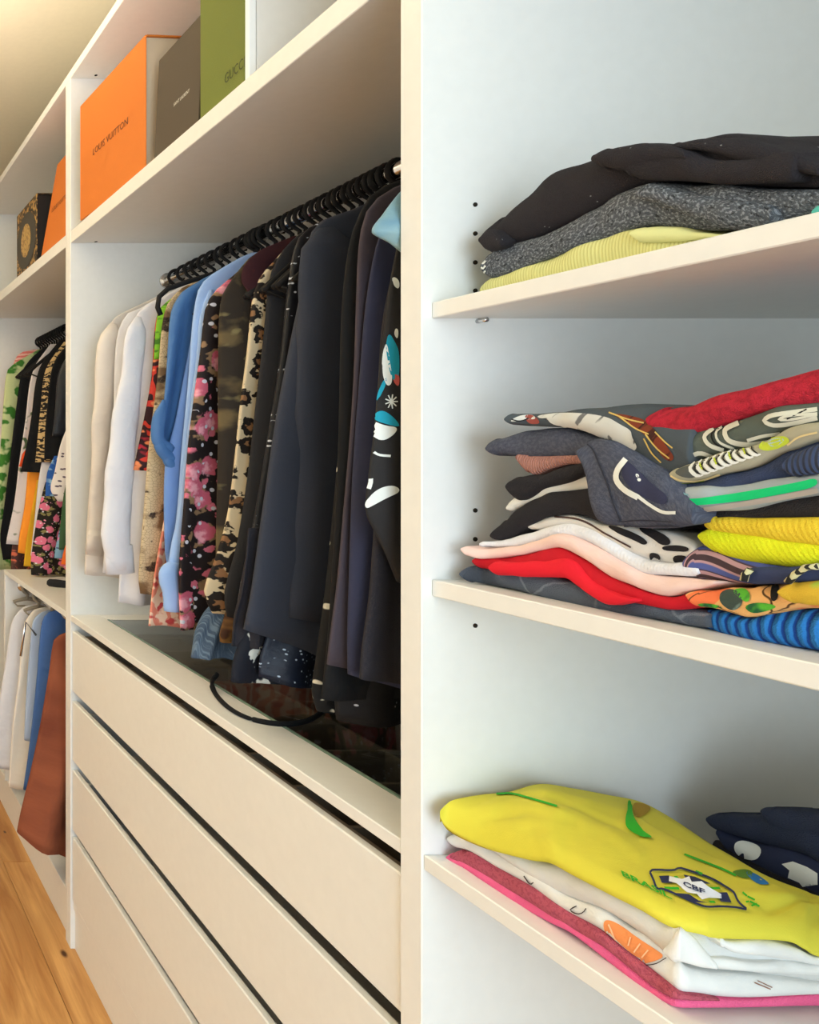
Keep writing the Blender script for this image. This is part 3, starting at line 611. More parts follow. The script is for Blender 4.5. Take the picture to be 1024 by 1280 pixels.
o = box('white_edge', plain('bright_white_card', (250, 250, 248), .5), None, .0, .012, -.012, -.0005, 0, .33, .001); o.parent = e
o = box('white_body', plain('white_card', (236, 232, 226), .6), None, .013, .22, -.012, .125, 0, .30, .001); o.parent = e
e, L_ = gift_box('gift_box', 'orange box leaning back on the far left shelf, beside the gold patterned box', 2.13, .69, dF(50, .69), .69, .315, .09, ORANGE, ORANGE, lean=radians(10))
text_part('LOUIS VUITTON', e, INK, .16, .155, .16, .015)
ORN = mat('gold_baroque_card', (58, 46, 32), .5, [('noise', 60, .48, .56, (186, 146, 84), {'detail': 4})], coord='Object', wr=0)
e, L_ = gift_box('ornate_box', 'black and gold baroque patterned box on the far left shelf', dF(47, .69)+.01, .69, dF(21, .69), .69, .232, .075, ORN, plain('black_card', (26, 22, 20), .6))
GOLD = mat('gold_medallion', (196, 160, 92), .4, [('noise', 90, .5, .6, (140, 104, 50))], coord='Object', wr=0)
def oval(ry, rz_, m, x, nm, th=.002):
    bm = bmesh.new(); bmesh.ops.create_cone(bm, cap_ends=True, segments=40, radius1=1, radius2=1, depth=1)
    for v in bm.verts: v.co = Vector((x+v.co.z*th, L_/2+v.co.x*ry, .112+v.co.y*rz_))
    o = mesh_obj(nm, bm, m, e, False)
oval(.118, .092, plain('slate_grey_card', (72, 68, 60), .6), -.0005, 'grey_oval'); oval(.058, .055, GOLD, -.0018, 'gold_medallion')

# ------------------------------------------------------------------ folded garments
OBJ = {}
def layer(name, label, m, pts, X=.70, w=.26, cat='folded garment', parent=None, corner=None, group=None, bul=None, nz=.0022, Xs=None, key=None, back_up=0.0, tip=True, ns=None):
    """pts: (px, y_top, y_bottom) left to right along the front of the pile."""
    xs_ = [p[0] for p in pts]; yt = [p[1] for p in pts]; yb = [p[2] for p in pts]
    n = ns or 70; G = []; NS = 26
    bm = bmesh.new(); uvl = bm.loops.layers.uv.new('UVMap'); UV = {}
    arc = 0; prev = None; R = Vector((random.uniform(0, 50), random.uniform(0, 50), 0))
    for i in range(n):
        u = i/(n-1); u = u if not tip else (u**1.6)
        px = xs_[0]+(xs_[-1]-xs_[0])*u
        t_, b_ = smooth_tab(xs_, yt, px), smooth_tab(xs_, yb, px)
        if tip:
            hp = max(4, smooth_tab(xs_, yb, px+10)-smooth_tab(xs_, yt, px+10)); rr_ = min(14, max(4, hp*.5)); q_ = min(1, (px-xs_[0])/rr_+.02)
            hn = hp*math.sqrt(1-(1-q_)**2)
            if q_ < 1 and hn > b_-t_: cc_ = (t_+b_)/2; t_, b_ = cc_-hn/2, cc_+hn/2
        Xl = interp(Xs, px) if Xs else X
        d = F*Xl/(px-VX); dirx, diry = 1.0, 0.0
        if corner:
            pc, dc_ = corner
            k = min(1, max(0, (px-(pc-30))/60)); k = k*k*(3-2*k); kc = k
            d2 = dc_; d = max(d, d2) if px < pc-30 or px > pc+30 else d*(1-k)+max(d2, d2)*k
            d = max(d, dc_-.0) if px > pc else d
            dirx, diry = cos(k*pi/2*.9), sin(k*pi/2*.9)
        f = W(px, (t_+b_)/2, d); h = abs(b_-t_)*d/F/2; h = max(h, .0006)
        if prev is not None: arc += (Vector((f.x, f.y))-prev).length
        prev = Vector((f.x, f.y))
        bl = min(h*.8, (bul or .014)*.5)
        ring = []; D = Vector((dirx, diry, 0)); sl = 0
        wl = w if not corner else w*(1-k)+.055*k
        ww = wl*(1 if not tip else min(1, .35+arc*9))
        for k in range(NS):
            a = pi*2*k/NS
            if k <= NS//2:           # front bulge, top to bottom
                aa = pi*k/(NS//2); off = bl*(1-sin(aa)); zz = h*cos(aa)
                q = f+D*off+Vector((0, 0, zz)); sl = aa*h
            else:                    # back: bottom going back then top coming forward
                kk = k-NS//2; nb = NS-NS//2; tt = kk/nb
                if tt < .5: off = bl+(ww-bl)*(tt/.5); zz = -h*.96; 
                else: off = ww-(ww-bl)*((tt-.5)/.5); zz = h*.98+back_up*(off/w)
                q = f+D*off+Vector((0, 0, zz)); sl = pi*h+off if tt < .5 else -off
            dn = noise.noise(q*22+R)*nz*1.6+noise.noise(q*60+R)*nz*.6
            q = q+Vector((dn*(-dirx), dn*(-diry), dn*.8))
            v = bm.verts.new(q); UV[v] = (arc+5, sl); ring.append(v)
        G.append(ring)
    for i in range(n-1):
        for k in range(NS):
            k2 = (k+1) % NS
            f = bm.faces.new((G[i][k], G[i][k2], G[i+1][k2], G[i+1][k]))
            for lp in f.loops: lp[uvl].uv = UV[lp.vert]
    for ring in (G[0], G[-1]):
        f = bm.faces.new(ring)
        for lp in f.loops: lp[uvl].uv = UV[lp.vert]
    bmesh.ops.recalc_face_normals(bm, faces=bm.faces[:])
    o = mesh_obj(name, bm, m, parent)
    if parent is None: tag(o, label, cat, group)
    elif label: tag(o, label)
    if key: OBJ[key] = o
    return o
CAMP = Vector((0, 0, H))
BV = {}
def bvh(o):
    if o.name not in BV: BV[o.name] = BVHTree.FromPolygons([v.co.copy() for v in o.data.vertices], [p.vertices[:] for p in o.data.polygons])
    return BV[o.name]
def ray(o, px, py):
    dr = Vector(((px-VX)/F, 1, -(py-VY)/F)).normalized()
    return bvh(o).ray_cast(CAMP, dr)
def chaikin(P, it=2):
    for _ in range(it):
        Q = []
        for a, b2 in zip(P, P[1:]+P[:1]): Q += [(a[0]*.75+b2[0]*.25, a[1]*.75+b2[1]*.25), (a[0]*.25+b2[0]*.75, a[1]*.25+b2[1]*.75)]
        P = Q
    return P
def decal(o, poly, m, name='print', off=.0007, res=6, label=None, sm=True):
    if sm: poly = chaikin(list(poly))
    """flat print laid on the cloth of o: outline sewn to the real surface."""
    bm = bmesh.new()
    try: f = bm.faces.new([bm.verts.new((p[0], p[1], 0)) for p in poly])
    except Exception: return
    bmesh.ops.triangulate(bm, faces=bm.faces[:])
    for _ in range(4):
        es = [e for e in bm.edges if e.calc_length() > res]
        if not es: break
        bmesh.ops.subdivide_edges(bm, edges=es, cuts=1); bmesh.ops.triangulate(bm, faces=bm.faces[:])
    bad = []
    for v in bm.verts:
        h = ray(o, v.co.x, v.co.y)
        if h[0] is None: bad.append(v)
        else:
            nn = h[1] if h[1].dot(CAMP-h[0]) > 0 else -h[1]; v.co = h[0]+nn*off
    bmesh.ops.delete(bm, geom=bad, context='VERTS')
    es = [e for e in bm.edges if e.calc_length() > .05]; bmesh.ops.delete(bm, geom=es, context='EDGES')
    if not bm.faces: bm.free(); return
    uvl = bm.loops.layers.uv.new('UVMap')
    for f in bm.faces:
        for lp in f.loops: lp[uvl].uv = (lp.vert.co.x+lp.vert.co.y, lp.vert.co.z+lp.vert.co.y)
    q = mesh_obj(name, bm, m, o); 
    if label: tag(q, label)
    return q
def ribbon(o, pts, wd, m, name='print', off=.0009, label=None, closed=False, taper=False):
    n = len(pts); seg = [0]
    for a, b2 in zip(pts, pts[1:]): seg.append(seg[-1]+math.hypot(a[0]-b2[0], a[1]-b2[1]))
    N_ = max(6, int(seg[-1]/4)); C_ = []
    for k in range(N_+1):
        s = seg[-1]*k/N_; C_.append((smooth_tab(seg, [p[0] for p in pts], s), smooth_tab(seg, [p[1] for p in pts], s)))
    bm = bmesh.new(); uvl = bm.loops.layers.uv.new('UVMap'); prev = None
    for k, c in enumerate(C_):
        a = C_[max(k-1, 0)]; b2 = C_[min(k+1, N_)]; tx, ty = b2[0]-a[0], b2[1]-a[1]; l = math.hypot(tx, ty) or 1
        wk = (wd[0]+(wd[1]-wd[0])*k/N_) if isinstance(wd, tuple) else wd
        if taper: wk = wd*(.25+.75*sin(pi*k/N_))
        row = []
        for s in (-.5, 0, .5):
            h = ray(o, c[0]-ty/l*wk*s, c[1]+tx/l*wk*s)
            if h[0] is None: row = None; break
            nn = h[1] if h[1].dot(CAMP-h[0]) > 0 else -h[1]; row.append(bm.verts.new(h[0]+nn*off))
        if row and prev and (row[1].co-prev[1].co).length < .05:
            for q in (0, 1): bm.faces.new((prev[q], prev[q+1], row[q+1], row[q]))
        prev = row
    if not bm.faces: bm.free(); return
    q = mesh_obj(name, bm, m, o)
    if label: tag(q, label)
    return q
def text_decal(o, s, m, origin, ux, uy, name='printed_lettering', off=.001):
    """origin px of text start, ux px vector of its full width, uy px vector of its height"""
    cu = bpy.data.curves.new('t', 'FONT'); cu.body = s; cu.resolution_u = 2; cu.offset = .025
    to = bpy.data.objects.new('t', cu); COL.objects.link(to); bpy.context.view_layer.update()
    me = bpy.data.meshes.new_from_object(to.evaluated_get(bpy.context.evaluated_depsgraph_get())); bpy.data.objects.remove(to)
    X_ = [v.co.x for v in me.vertices]; Y_ = [v.co.y for v in me.vertices]; x0, x1, y0, y1 = min(X_), max(X_), min(Y_), max(Y_)
    for v in me.vertices:
        a = (v.co.x-x0)/(x1-x0); b2 = (v.co.y-y0)/(y1-y0)
        h = ray(o, origin[0]+ux[0]*a+uy[0]*b2, origin[1]+ux[1]*a+uy[1]*b2)
        if h[0] is not None:
            nn = h[1] if h[1].dot(CAMP-h[0]) > 0 else -h[1]; v.co = h[0]+nn*off
    me.materials.append(m); me.name = name; q = bpy.data.objects.new(name, me); COL.objects.link(q); q.parent = o; return q

WH = mat('print_white', (228, 230, 224), .8, wr=0); TL = mat('print_turquoise', (26, 150, 176), .8, wr=0); RD = mat('print_red', (206, 92, 84), .8, wr=0); BK = mat('print_black', (28, 28, 28), .8, wr=0)
# crane dress prints
decal(gc, [(486, 415), (494, 428), (499, 440), (499, 470), (494, 478), (488, 470), (484, 450), (482, 430)], TL)
decal(gc, [(483, 425), (487, 450), (491, 478), (484, 484), (478, 470), (478, 445)], WH)
decal(gc, [(490, 470), (499, 466), (499, 484), (493, 480)], RD)
decal(gc, [(476, 480), (484, 470), (482, 482), (474, 498), (470, 502)], TL)
decal(gc, [(466, 520), (476, 512), (488, 518), (499, 530), (498, 534), (482, 530), (470, 526)], TL)
decal(gc, [(465, 525), (480, 532), (498, 534), (492, 544), (478, 552), (465, 545), (462, 535)], WH)
ribbon(gc, [(462, 545), (464, 560), (472, 568), (488, 570)], 3, WH)
ribbon(gc, [(461, 590), (464, 600), (460, 615), (457, 628)], 5, WH)
decal(gc, [(456, 628), (470, 612), (488, 606), (499, 610), (498, 616), (484, 622), (466, 632), (458, 636)], WH)
for k in range(9): ribbon(gc, [(489, 502), (489+8*cos(k*.7), 502+9*sin(k*.7))], 1.6, WH)
decal(gc, [(490, 345), (499, 350), (499, 362), (492, 358)], WH); decal(gc, [(494, 410), (498, 412), (497, 425), (492, 418)], WH)

# ---------- top shelf pile
m_sw = mat('black_fleece', (42, 38, 42), .95, [('voro', 70, .06, .03, (150, 150, 150), {'gate': ('noise', 20, .6, .62)})], fine=.8, wr=.15)
m_melange = mat('grey_melange', (84, 88, 94), .95, [('noise', 420, .5, .62, (140, 144, 150)), ('noise', 260, .58, .66, (50, 52, 56), {'off': (2, 2, 0)})], fine=.8, wr=.15)
m_yrib = mat('pale_yellow_rib', (224, 222, 150), .9, [('wave', 105, .5, .9, (206, 202, 128))], bump=('wave', 105, 0, 1, {}, .25), wr=.1)
y1 = layer('folded_sweater', 'pale yellow ribbed sweater lying on the top shelf under the grey one', m_yrib, [(599, 361, 364), (606, 350, 368), (630, 339, 364), (670, 326, 362), (733, 301.5, 355), (775, 288, 350), (800, 285, 345), (839, 290, 335), (880, 292, 325), (915, 300, 318)], X=.715, key='yel', cat='sweater')
layer('folded_over_edge', None, mat('pale_yellow_plain', (226, 226, 158), .9), [(790, 292, 296), (800, 286, 304), (830, 283, 303), (862, 288, 298), (900, 291, 296)], X=.709, w=.05, parent=y1, tip=True)
g2 = layer('folded_sweater', 'speckled grey sweater on the top shelf between the black and the yellow one', m_melange, [(601, 328, 340), (606, 318, 347), (640, 304, 338), (670, 294, 327), (710, 274, 312), (740, 257, 300), (775, 238, 288), (797, 229, 283), (812, 226, 281), (850, 230, 284), (887, 231, 290), (930, 236, 286), (980, 236, 278), (1024, 238, 264), (1120, 240, 250)], X=.712, key='grey', cat='sweater')
layer('folded_sleeve', None, m_melange, [(794, 236, 244), (806, 229, 250), (850, 240, 268), (900, 250, 286), (950, 256, 284), (963, 262, 276)], X=.703, w=.05, parent=g2)
for k, yy in enumerate((322, 328, 334, 340, 345)):
    ribbon(g2, [(601.5, yy-1.5), (604.5, yy+1.5), (608, yy-2)], 2.2, WH, 'cuff_stitch')
g3 = layer('folded_sweater', 'black fleece sweater crumpled on top of the grey one, top shelf', m_sw, [(600, 296, 306), (604, 286, 313), (612, 277, 316), (625, 262, 314), (641, 248, 308), (665, 229, 298), (689, 214, 286), (723, 201, 270), (757, 187, 254), (790, 179, 233), (812, 180, 227), (829, 181, 226), (858, 177, 230), (880, 171, 232), (900, 168, 233), (930, 172, 233), (964, 184, 233), (993, 196, 234), (1024, 213, 235), (1120, 230, 238)], X=.714, key='blk', bul=.03, cat='sweater')
layer('folded_sleeve', None, m_sw, [(770, 196, 204), (790, 188, 222), (840, 186, 226), (880, 200, 229), (940, 196, 231), (985, 190, 232), (992, 200, 228)], X=.702, w=.05, parent=g3)
layer('folded_edge', None, m_sw, [(740, 193, 204), (770, 184, 214), (805, 180, 206), (838, 184, 200), (856, 192, 198)], X=.700, w=.03, parent=g3)
layer('rolled_cuff', None, m_sw, [(599, 297, 304), (603, 288, 313), (612, 287, 316), (622, 296, 313), (628, 303, 310)], X=.703, w=.03, parent=g3)
layer('folded_sleeve', None, m_sw, [(840, 180, 186), (880, 172, 190), (930, 175, 205), (980, 190, 215), (1024, 208, 222)], X=.705, w=.05, parent=g3)
layer('folded_garment', 'sliver of a teal garment at the right end of the top shelf', mat('teal_cotton', (90, 190, 180), .85), [(1014, 262, 268), (1024, 254, 275), (1060, 240, 280), (1110, 238, 280)], X=.71, cat='top', ns=24)

# ---------- middle shelf, left pile
m_dgt = mat('dark_grey_pattern', (86, 94, 106), .95, [('crack', 18, .03, .01, (120, 128, 138), {'dist': .02}), ('noise', 8, .5, .56, (66, 72, 82))], fine=.6)
layer('folded_shirt', 'dark grey patterned shirt, lowest of the left pile on the middle shelf', m_dgt, [(571, 713, 717), (577, 709, 722), (590, 706.5, 727), (630, 712, 735), (684, 720, 750), (740, 740, 762.5), (800, 755, 772), (860, 760, 782), (885, 768, 784)], Xs=[(571, .690), (600, .705), (900, .712)], cat='shirt')
m_red = mat('bright_red_cotton', (226, 26, 44), .85); m_red_shade = mat('red_shaded_ply', (196, 16, 34), .85)  # second red is darkened to paint the shadow between the folds
r1 = layer('folded_shirt', 'bright red shirt near the bottom of the left pile, middle shelf', m_red_shade, [(592, 701, 705), (600, 698, 711), (630, 696, 716), (644, 694, 718), (687, 686, 722), (701, 686, 724), (729, 702, 738), (757, 721, 750), (800, 738, 754), (830, 744, 760), (861, 738, 757), (880, 740, 752)], X=.704, cat='shirt')
layer('lower_fold', 'rolled lower fold, set off by the shade-darkened ply', m_red, [(611, 707, 713), (618, 703, 719), (640, 704, 721), (672, 700, 721), (700, 697, 722), (712, 703, 730), (729, 722, 742), (754, 737, 755), (780, 747, 754), (790, 750, 753)], X=.697, w=.1, parent=r1)
m_pink = mat('pale_pink_cotton', (242, 208, 198), .85)
layer('folded_shirt', 'pale pink shirt lying on the bright red one', m_pink, [(574, 683, 687), (580, 682, 694), (597, 685, 699), (644, 680, 693), (672, 673, 687), (698, 668, 686), (729, 679, 702), (757, 694, 721), (785, 710, 732), (800, 717, 738), (828, 720, 744), (863, 722.5, 738), (897, 727, 730)], Xs=[(574, .692), (610, .702), (900, .704)], cat='shirt')
m_wrib = mat('white_fine_rib', (232, 232, 238), .85, bump=('wave', 110, 0, 1, {}, .12))
layer('folded_shirt', 'white ribbed shirt between the pale pink shirt and the striped one', m_wrib, [(601, 680, 684), (612, 676, 683), (650, 666, 680), (681, 658, 672), (715, 654, 672), (743, 665, 684), (779, 688, 707), (800, 698, 717), (830, 705, 720), (861, 706, 722), (875, 712, 718)], X=.706, cat='shirt')
es = layer('folded_shirt', 'white shirt with broad black stripes in the left pile of the middle shelf', mat('offwhite_jersey', (226, 222, 216), .85), [(655, 652, 657), (668, 648, 660), (701, 642, 656), (717, 644, 656), (740, 652, 664), (757, 655, 676), (785, 656, 692), (810, 660, 700), (840, 668, 704), (862, 678, 704), (870, 688, 698)], X=.708, cat='shirt')
m_st = mat('stripe_black', (34, 32, 36), .85, wr=0)
decal(es, [(757, 657), (775, 659), (800, 669), (812, 678), (806, 682), (795, 676), (775, 668)], m_st, 'black_stripe')
decal(es, [(800, 658), (818, 662), (838, 672), (840, 681), (828, 682), (818, 674), (800, 664)], m_st, 'black_stripe')
decal(es, [(812, 690), (826, 692), (827, 703), (814, 702)], m_st, 'black_stripe'); decal(es, [(842, 694), (860, 694), (860, 703), (843, 704)], m_st, 'black_stripe')
decal(es, [(828, 683), (845, 681), (862, 684), (862, 690), (845, 689), (830, 688)], m_st, 'black_stripe')
ribbon(es, [(690, 646), (725, 650), (760, 668), (790, 684)], 2.0, mat('brown_edge', (84, 62, 58), .85, wr=0), 'dark_hem')
m_bks = mat('black_soft_knit', (38, 36, 40), .95, fine=.5)
b1 = layer('folded_sweater', 'black and white sweater with a thick rolled black sleeve, left pile', m_bks, [(612, 667, 671), (617, 657, 674), (630, 646, 670), (644, 634, 664), (672, 620, 650), (700, 614, 644), (717, 611, 643), (745, 606, 652), (790, 606, 658), (830, 612, 662)], X=.704, cat='sweater')
layer('white_panel', 'white part of the sweater', mat('white_felt', (226, 224, 216), .9), [(634, 634, 638), (644, 622, 636), (678, 603, 624), (700, 595, 616), (720, 588, 612), (737, 586, 610), (780, 586, 612), (800, 590, 610)], X=.707, parent=b1, w=.2)
layer('folded_sweater', 'plain black sleeve roll above the white band, left pile of the middle shelf', m_bks, [(632, 607, 611), (638, 600, 622), (652, 595, 624), (672, 592, 610), (701, 580, 602), (729, 574, 592), (760, 575, 592), (790, 576, 592)], X=.700, cat='sweater')
layer('folded_sweater', 'salmon ribbed sweater peeking out under the charcoal denim shirt', mat('salmon_rib', (176, 126, 116), .9, bump=('wave', 120, 0, 1)), [(642, 568, 572), (650, 568, 583), (662, 568, 594), (680, 570, 588), (706, 570, 580), (740, 568, 582)], X=.702, cat='sweater', w=.2)
m_char = mat('charcoal_denim', (72, 76, 92), .92, [('noise', 300, .45, .6, (86, 90, 104))], fine=.6, wr=.4)
j1 = layer('folded_shirt', 'charcoal denim shirt draped over the front of the left pile, middle shelf', m_char, [(607, 559, 563), (612, 554, 566), (625, 547, 568), (658, 537, 572), (685, 534, 571), (701, 534, 574), (729, 543, 572), (757, 554, 596), (790, 570, 620), (830, 590, 640), (850, 610, 640)], Xs=[(607, .700), (650, .703), (850, .700)], key='char', cat='shirt')
jd = layer('draped_front', 'front hanging down over the pile with stitched seam', m_char, [(718, 562, 566), (726, 552, 596), (737, 549, 648), (744, 550, 656), (757, 554, 658), (790, 570, 660), (820, 590, 661), (850, 618, 661), (866, 640, 658)], X=.688, w=.06, parent=j1, bul=.02, nz=.003, tip=False)
decal(jd, [(784, 574), (800, 590), (822, 610), (836, 620), (833, 634), (798, 618), (784, 605), (777, 592)], mat('print_navy', (50, 52, 76), .9, wr=0), 'navy_print')
ribbon(jd, [(783, 574), (773, 588), (772, 600), (782, 612), (799, 622)], 7, WH, 'white_ring'); ribbon(jd, [(797, 619), (812, 630), (830, 640), (846, 641)], 4, WH, 'white_ring')
decal(jd, [(795, 592), (799, 593), (800, 597), (796, 597)], WH, 'white_dot'); decal(jd, [(797, 598), (802, 598), (802, 602), (798, 602)], WH, 'white_dot')
SEAM = mat('seam_dark', (48, 50, 62), .9, wr=0)
ribbon(jd, [(732, 553), (742, 562), (750, 580), (760, 605), (768, 630), (777, 652)], 1.8, SEAM, 'seam'); ribbon(jd, [(778, 652), (800, 650), (840, 652)], 1.5, SEAM, 'seam'); ribbon(jd, [(752, 656), (790, 657), (850, 657)], 1.2, SEAM, 'seam')
m_kt = mat('slate_print_jersey', (72, 80, 86), .88, wr=.3)
k1 = layer('folded_shirt', 'slate shirt with large grey-white marble print and rust streaks, top of the left pile', m_kt, [(633, 525, 528), (640, 520, 531), (665, 517, 533), (690, 515, 533), (715, 512, 537), (740, 510, 547), (760, 508, 558), (782, 507, 576), (796, 507.5, 586), (810, 508, 596), (828, 509, 604), (845, 512, 604), (860, 520, 600)], Xs=[(633, .690), (660, .697), (860, .694)], key='slate', cat='shirt', bul=.04)
MB = mat('marble_print', (206, 206, 200), .85, [('noise', 60, .6, .64, (110, 110, 110))], wr=0)
decal(k1, [(684, 522), (700, 519), (730, 520), (750, 526), (764, 533), (772, 545), (772, 556), (758, 549), (730, 537), (708, 533), (690, 530)], MB)
decal(k1, [(670, 520), (700, 516), (735, 517), (762, 522), (775, 530), (790, 538), (791, 546), (795, 553), (798, 560), (790, 566), (782, 572), (778, 560), (781, 548), (775, 537), (758, 527), (735, 521), (700, 519), (678, 524)], MB)
decal(k1, [(636, 527), (648, 520), (666, 518), (672, 524), (660, 524), (650, 526)], MB); decal(k1, [(656, 519), (668, 519), (678, 529), (664, 530), (658, 525)], mat('print_brick', (150, 74, 66), .85, wr=0))
ribbon(k1, [(640, 524), (650, 526), (662, 523)], 1.2, BK)
RU = mat('print_rust', (120, 52, 30), .85, [('noise', 80, .55, .6, (60, 26, 20))], wr=0); GD = mat('print_gold', (206, 176, 96), .85, wr=0)
decal(k1, [(765, 517), (785, 519), (808, 525), (822, 540), (836, 560), (845, 572), (838, 578), (826, 568), (816, 552), (800, 538), (786, 530)], RU)
for a in ([(762, 516), (785, 524), (806, 529)], [(775, 521), (796, 536), (812, 543)], [(808, 543), (822, 560), (838, 573)], [(806, 548), (816, 566), (828, 578)], [(820, 540), (832, 552), (842, 560)]): ribbon(k1, a, 1.8, GD)
decal(k1, [(800, 588), (812, 586), (826, 590), (834, 600), (822, 601), (808, 596)], WH); decal(k1, [(801, 589), (812, 590), (810, 597), (802, 594)], mat('print_brick', (150, 74, 66)))

# ---------- middle shelf, right pile
rt = dict(cat='sweater')
m_blue = mat('cobalt_cable_knit', (44, 128, 206), .9, [('wave', 44, .4, .1, (14, 62, 140), {'wd': 1.5, 'wds': 2})], bump=('wave', 44, 0, 1, {'wd': 1.5, 'wds': 2}, .8), fine=.5, wr=.15)
layer('folded_sweater', 'cobalt blue cable knit sweater, lowest of the right pile on the middle shelf', m_blue, [(854, 766, 771), (858, 761, 777), (872, 760, 782), (887, 762, 788), (923, 772, 798), (936, 773, 801), (952, 766, 804), (983, 761, 811), (1024, 761, 819), (1110, 762, 838)], Xs=[(854, .716), (900, .712), (1110, .712)], bul=.03, cat='sweater')
m_org = mat('peach_fruit_print', (240, 180, 110), .8, [('noise', 26, .55, .58, (238, 120, 70)), ('crack', 26, .03, .012, (90, 60, 30), {'dist': .03})], wr=.3)
v1 = layer('folded_shirt', 'peach and green tropical fruit print shirt on the cobalt sweater', m_org, [(859, 743, 748), (864, 740, 757), (887, 736, 762), (905, 732, 766), (925, 733, 771), (942, 731, 769), (971, 729, 762), (1024, 725, 760), (1110, 722, 758)], X=.703, cat='shirt')
GR = mat('print_leaf_green', (90, 180, 50), .8, [('noise', 60, .5, .6, (30, 90, 50))], wr=0); DG = mat('print_dark_green', (60, 74, 66), .8, [('noise', 90, .5, .6, (110, 130, 120))], wr=0)
decal(v1, [(902, 740), (915, 736), (928, 742), (930, 756), (918, 764), (906, 758), (900, 750)], DG); decal(v1, [(915, 738), (932, 735), (940, 744), (936, 754), (926, 748)], GR)
decal(v1, [(866, 756), (884, 753), (905, 758), (900, 763), (880, 762)], GR); decal(v1, [(930, 757), (950, 752), (975, 757), (960, 763), (940, 767)], GR); decal(v1, [(965, 731), (976, 729), (974, 750), (964, 752)], BK)
layer('golden_fold', 'golden yellow rolled fold with green leaf', mat('golden_roll', (214, 176, 52), .8, [('noise', 22, .58, .62, (170, 200, 70))]), [(972, 738, 742), (978, 731, 750), (1000, 727, 757), (1024, 726, 759), (1110, 724, 758)], X=.693, w=.12, parent=v1)
m_strp = mat('purple_pink_stripe', (74, 56, 62), .85, [('wave', 34, .55, .7, (190, 150, 156), {'dir': 'Y'}), ('wave', 17, .7, .85, (84, 96, 160), {'dir': 'Y', 'off': (0, .02, 0)})], wr=.2)
layer('folded_shirt', 'shirt with purple, pink and brown stripes folded into rounded plies, right pile', m_strp, [(855, 700, 712), (860, 688, 720), (868, 681, 724), (887, 682, 727), (923, 694, 729), (960, 702, 729), (1000, 706, 728), (1040, 708, 728)], X=.705, cat='shirt', bul=.02)
u1 = layer('folded_cloth', 'small navy cloth with a dotted braided cord between striped and fruit print shirts', mat('navy_cloth', (52, 62, 96), .9), [(928, 718, 722), (936, 712, 730), (952, 710, 731), (985, 710, 731), (1024, 706, 728), (1060, 706, 728)], X=.697, w=.1, cat='cloth')
CORD = mat('dotted_cord', (206, 198, 150), .8, [('wave', 60, .5, .6, (40, 40, 36), {'wd': 2})], wr=0)
for a in ([(985, 728), (994, 718), (1008, 709), (1024, 708)], [(930, 726), (932, 718), (938, 712)]):
    bm = bmesh.new(); tube_bm(bm, [W(p[0], p[1], F*.692/(p[0]-VX)) for p in a], .0022, 8); uv = bm.loops.layers.uv.new('UVMap')
    for f in bm.faces:
        for lp in f.loops: lp[uv].uv = (lp.vert.co.x+lp.vert.co.y, lp.vert.co.z)
    mesh_obj('braided_cord', bm, CORD, u1)
m_lime2 = mat('lime_yellow_knit', (222, 226, 30), .9, bump=('wave', 95, 0, 1, {'rot': .6}, .18), fine=.4, wr=.1)
m_must = mat('mustard_yellow_knit', (232, 200, 52), .9, bump=('wave', 95, 0, 1, {'rot': .3}, .18), fine=.4, wr=.1)
layer('folded_sweater', 'lime yellow knitted sweater under the mustard one, right pile', m_lime2, [(872, 667, 673), (875, 664, 679), (885, 662, 687), (894, 662, 693), (923, 667, 700), (959, 674, 706), (994, 679, 710.6), (1009, 681, 708), (1030, 683, 700), (1110, 686, 700)], X=.701, bul=.03, cat='sweater')
layer('folded_sweater', 'mustard yellow knitted sweater on the lime yellow one, right pile', m_must, [(880, 653, 658), (884, 650, 661), (892, 647, 664), (911, 645, 667), (947, 647, 673), (971, 647, 678), (1024, 646, 686), (1110, 646, 694)], X=.702, bul=.025, cat='sweater')
layer('folded_sweater', 'black sweater right under the green banded shirt', mat('black_wool', (44, 40, 40), .95, fine=.6), [(845, 638, 642), (851, 636, 648), (875, 635, 658), (900, 634, 655), (947, 628, 648), (1024, 612, 647), (1110, 600, 648)], X=.706, cat='sweater')
p1 = layer('folded_shirt', 'grey shirt with a vivid emerald green band, right pile', mat('light_grey_jersey', (160, 170, 174), .85), [(797, 617, 621), (803, 613, 625), (825, 610, 633), (850, 609, 638), (880, 606, 638), (920, 602, 634), (950, 596, 629), (1024, 588, 614), (1110, 580, 600)], Xs=[(797, .692), (1110, .698)], cat='shirt')
EM = mat('print_emerald', (14, 196, 118), .8, wr=0); BG = mat('print_beige_grey', (176, 168, 160), .85, wr=0)
ribbon(p1, [(806, 625), (835, 634), (865, 637), (905, 633), (950, 626), (1023, 612)], 6, BG, 'beige_band')
decal(p1, [(814, 621), (835, 616), (842, 622), (865, 624), (905, 619), (950, 612), (1000, 603), (1023, 597), (1023, 608), (980, 617), (930, 626), (880, 631), (850, 632), (825, 627)], EM, 'green_band')
ribbon(p1, [(812, 622), (838, 613), (862, 619)], 2, mat('print_teal_grey', (120, 160, 170), wr=0), 'grey_band')
o1 = layer('folded_sweater', 'navy sweater with ribbed sleeve above the emerald banded shirt', mat('navy_knit', (54, 66, 96), .92, fine=.5), [(846, 607, 611), (852, 604, 615), (875, 600, 618), (904, 592, 616), (947, 580, 603), (971, 568, 598), (985, 560, 595), (1024, 548, 591), (1110, 530, 584)], X=.699, cat='sweater')
layer('rolled_sleeve', None, mat('navy_rib', (66, 78, 108), .92, bump=('wave', 90, 0, 1, {}, .8)), [(974, 577, 583), (980, 568, 592), (995, 560, 594), (1024, 552, 592), (1110, 538, 586)], X=.692, w=.06, parent=o1)
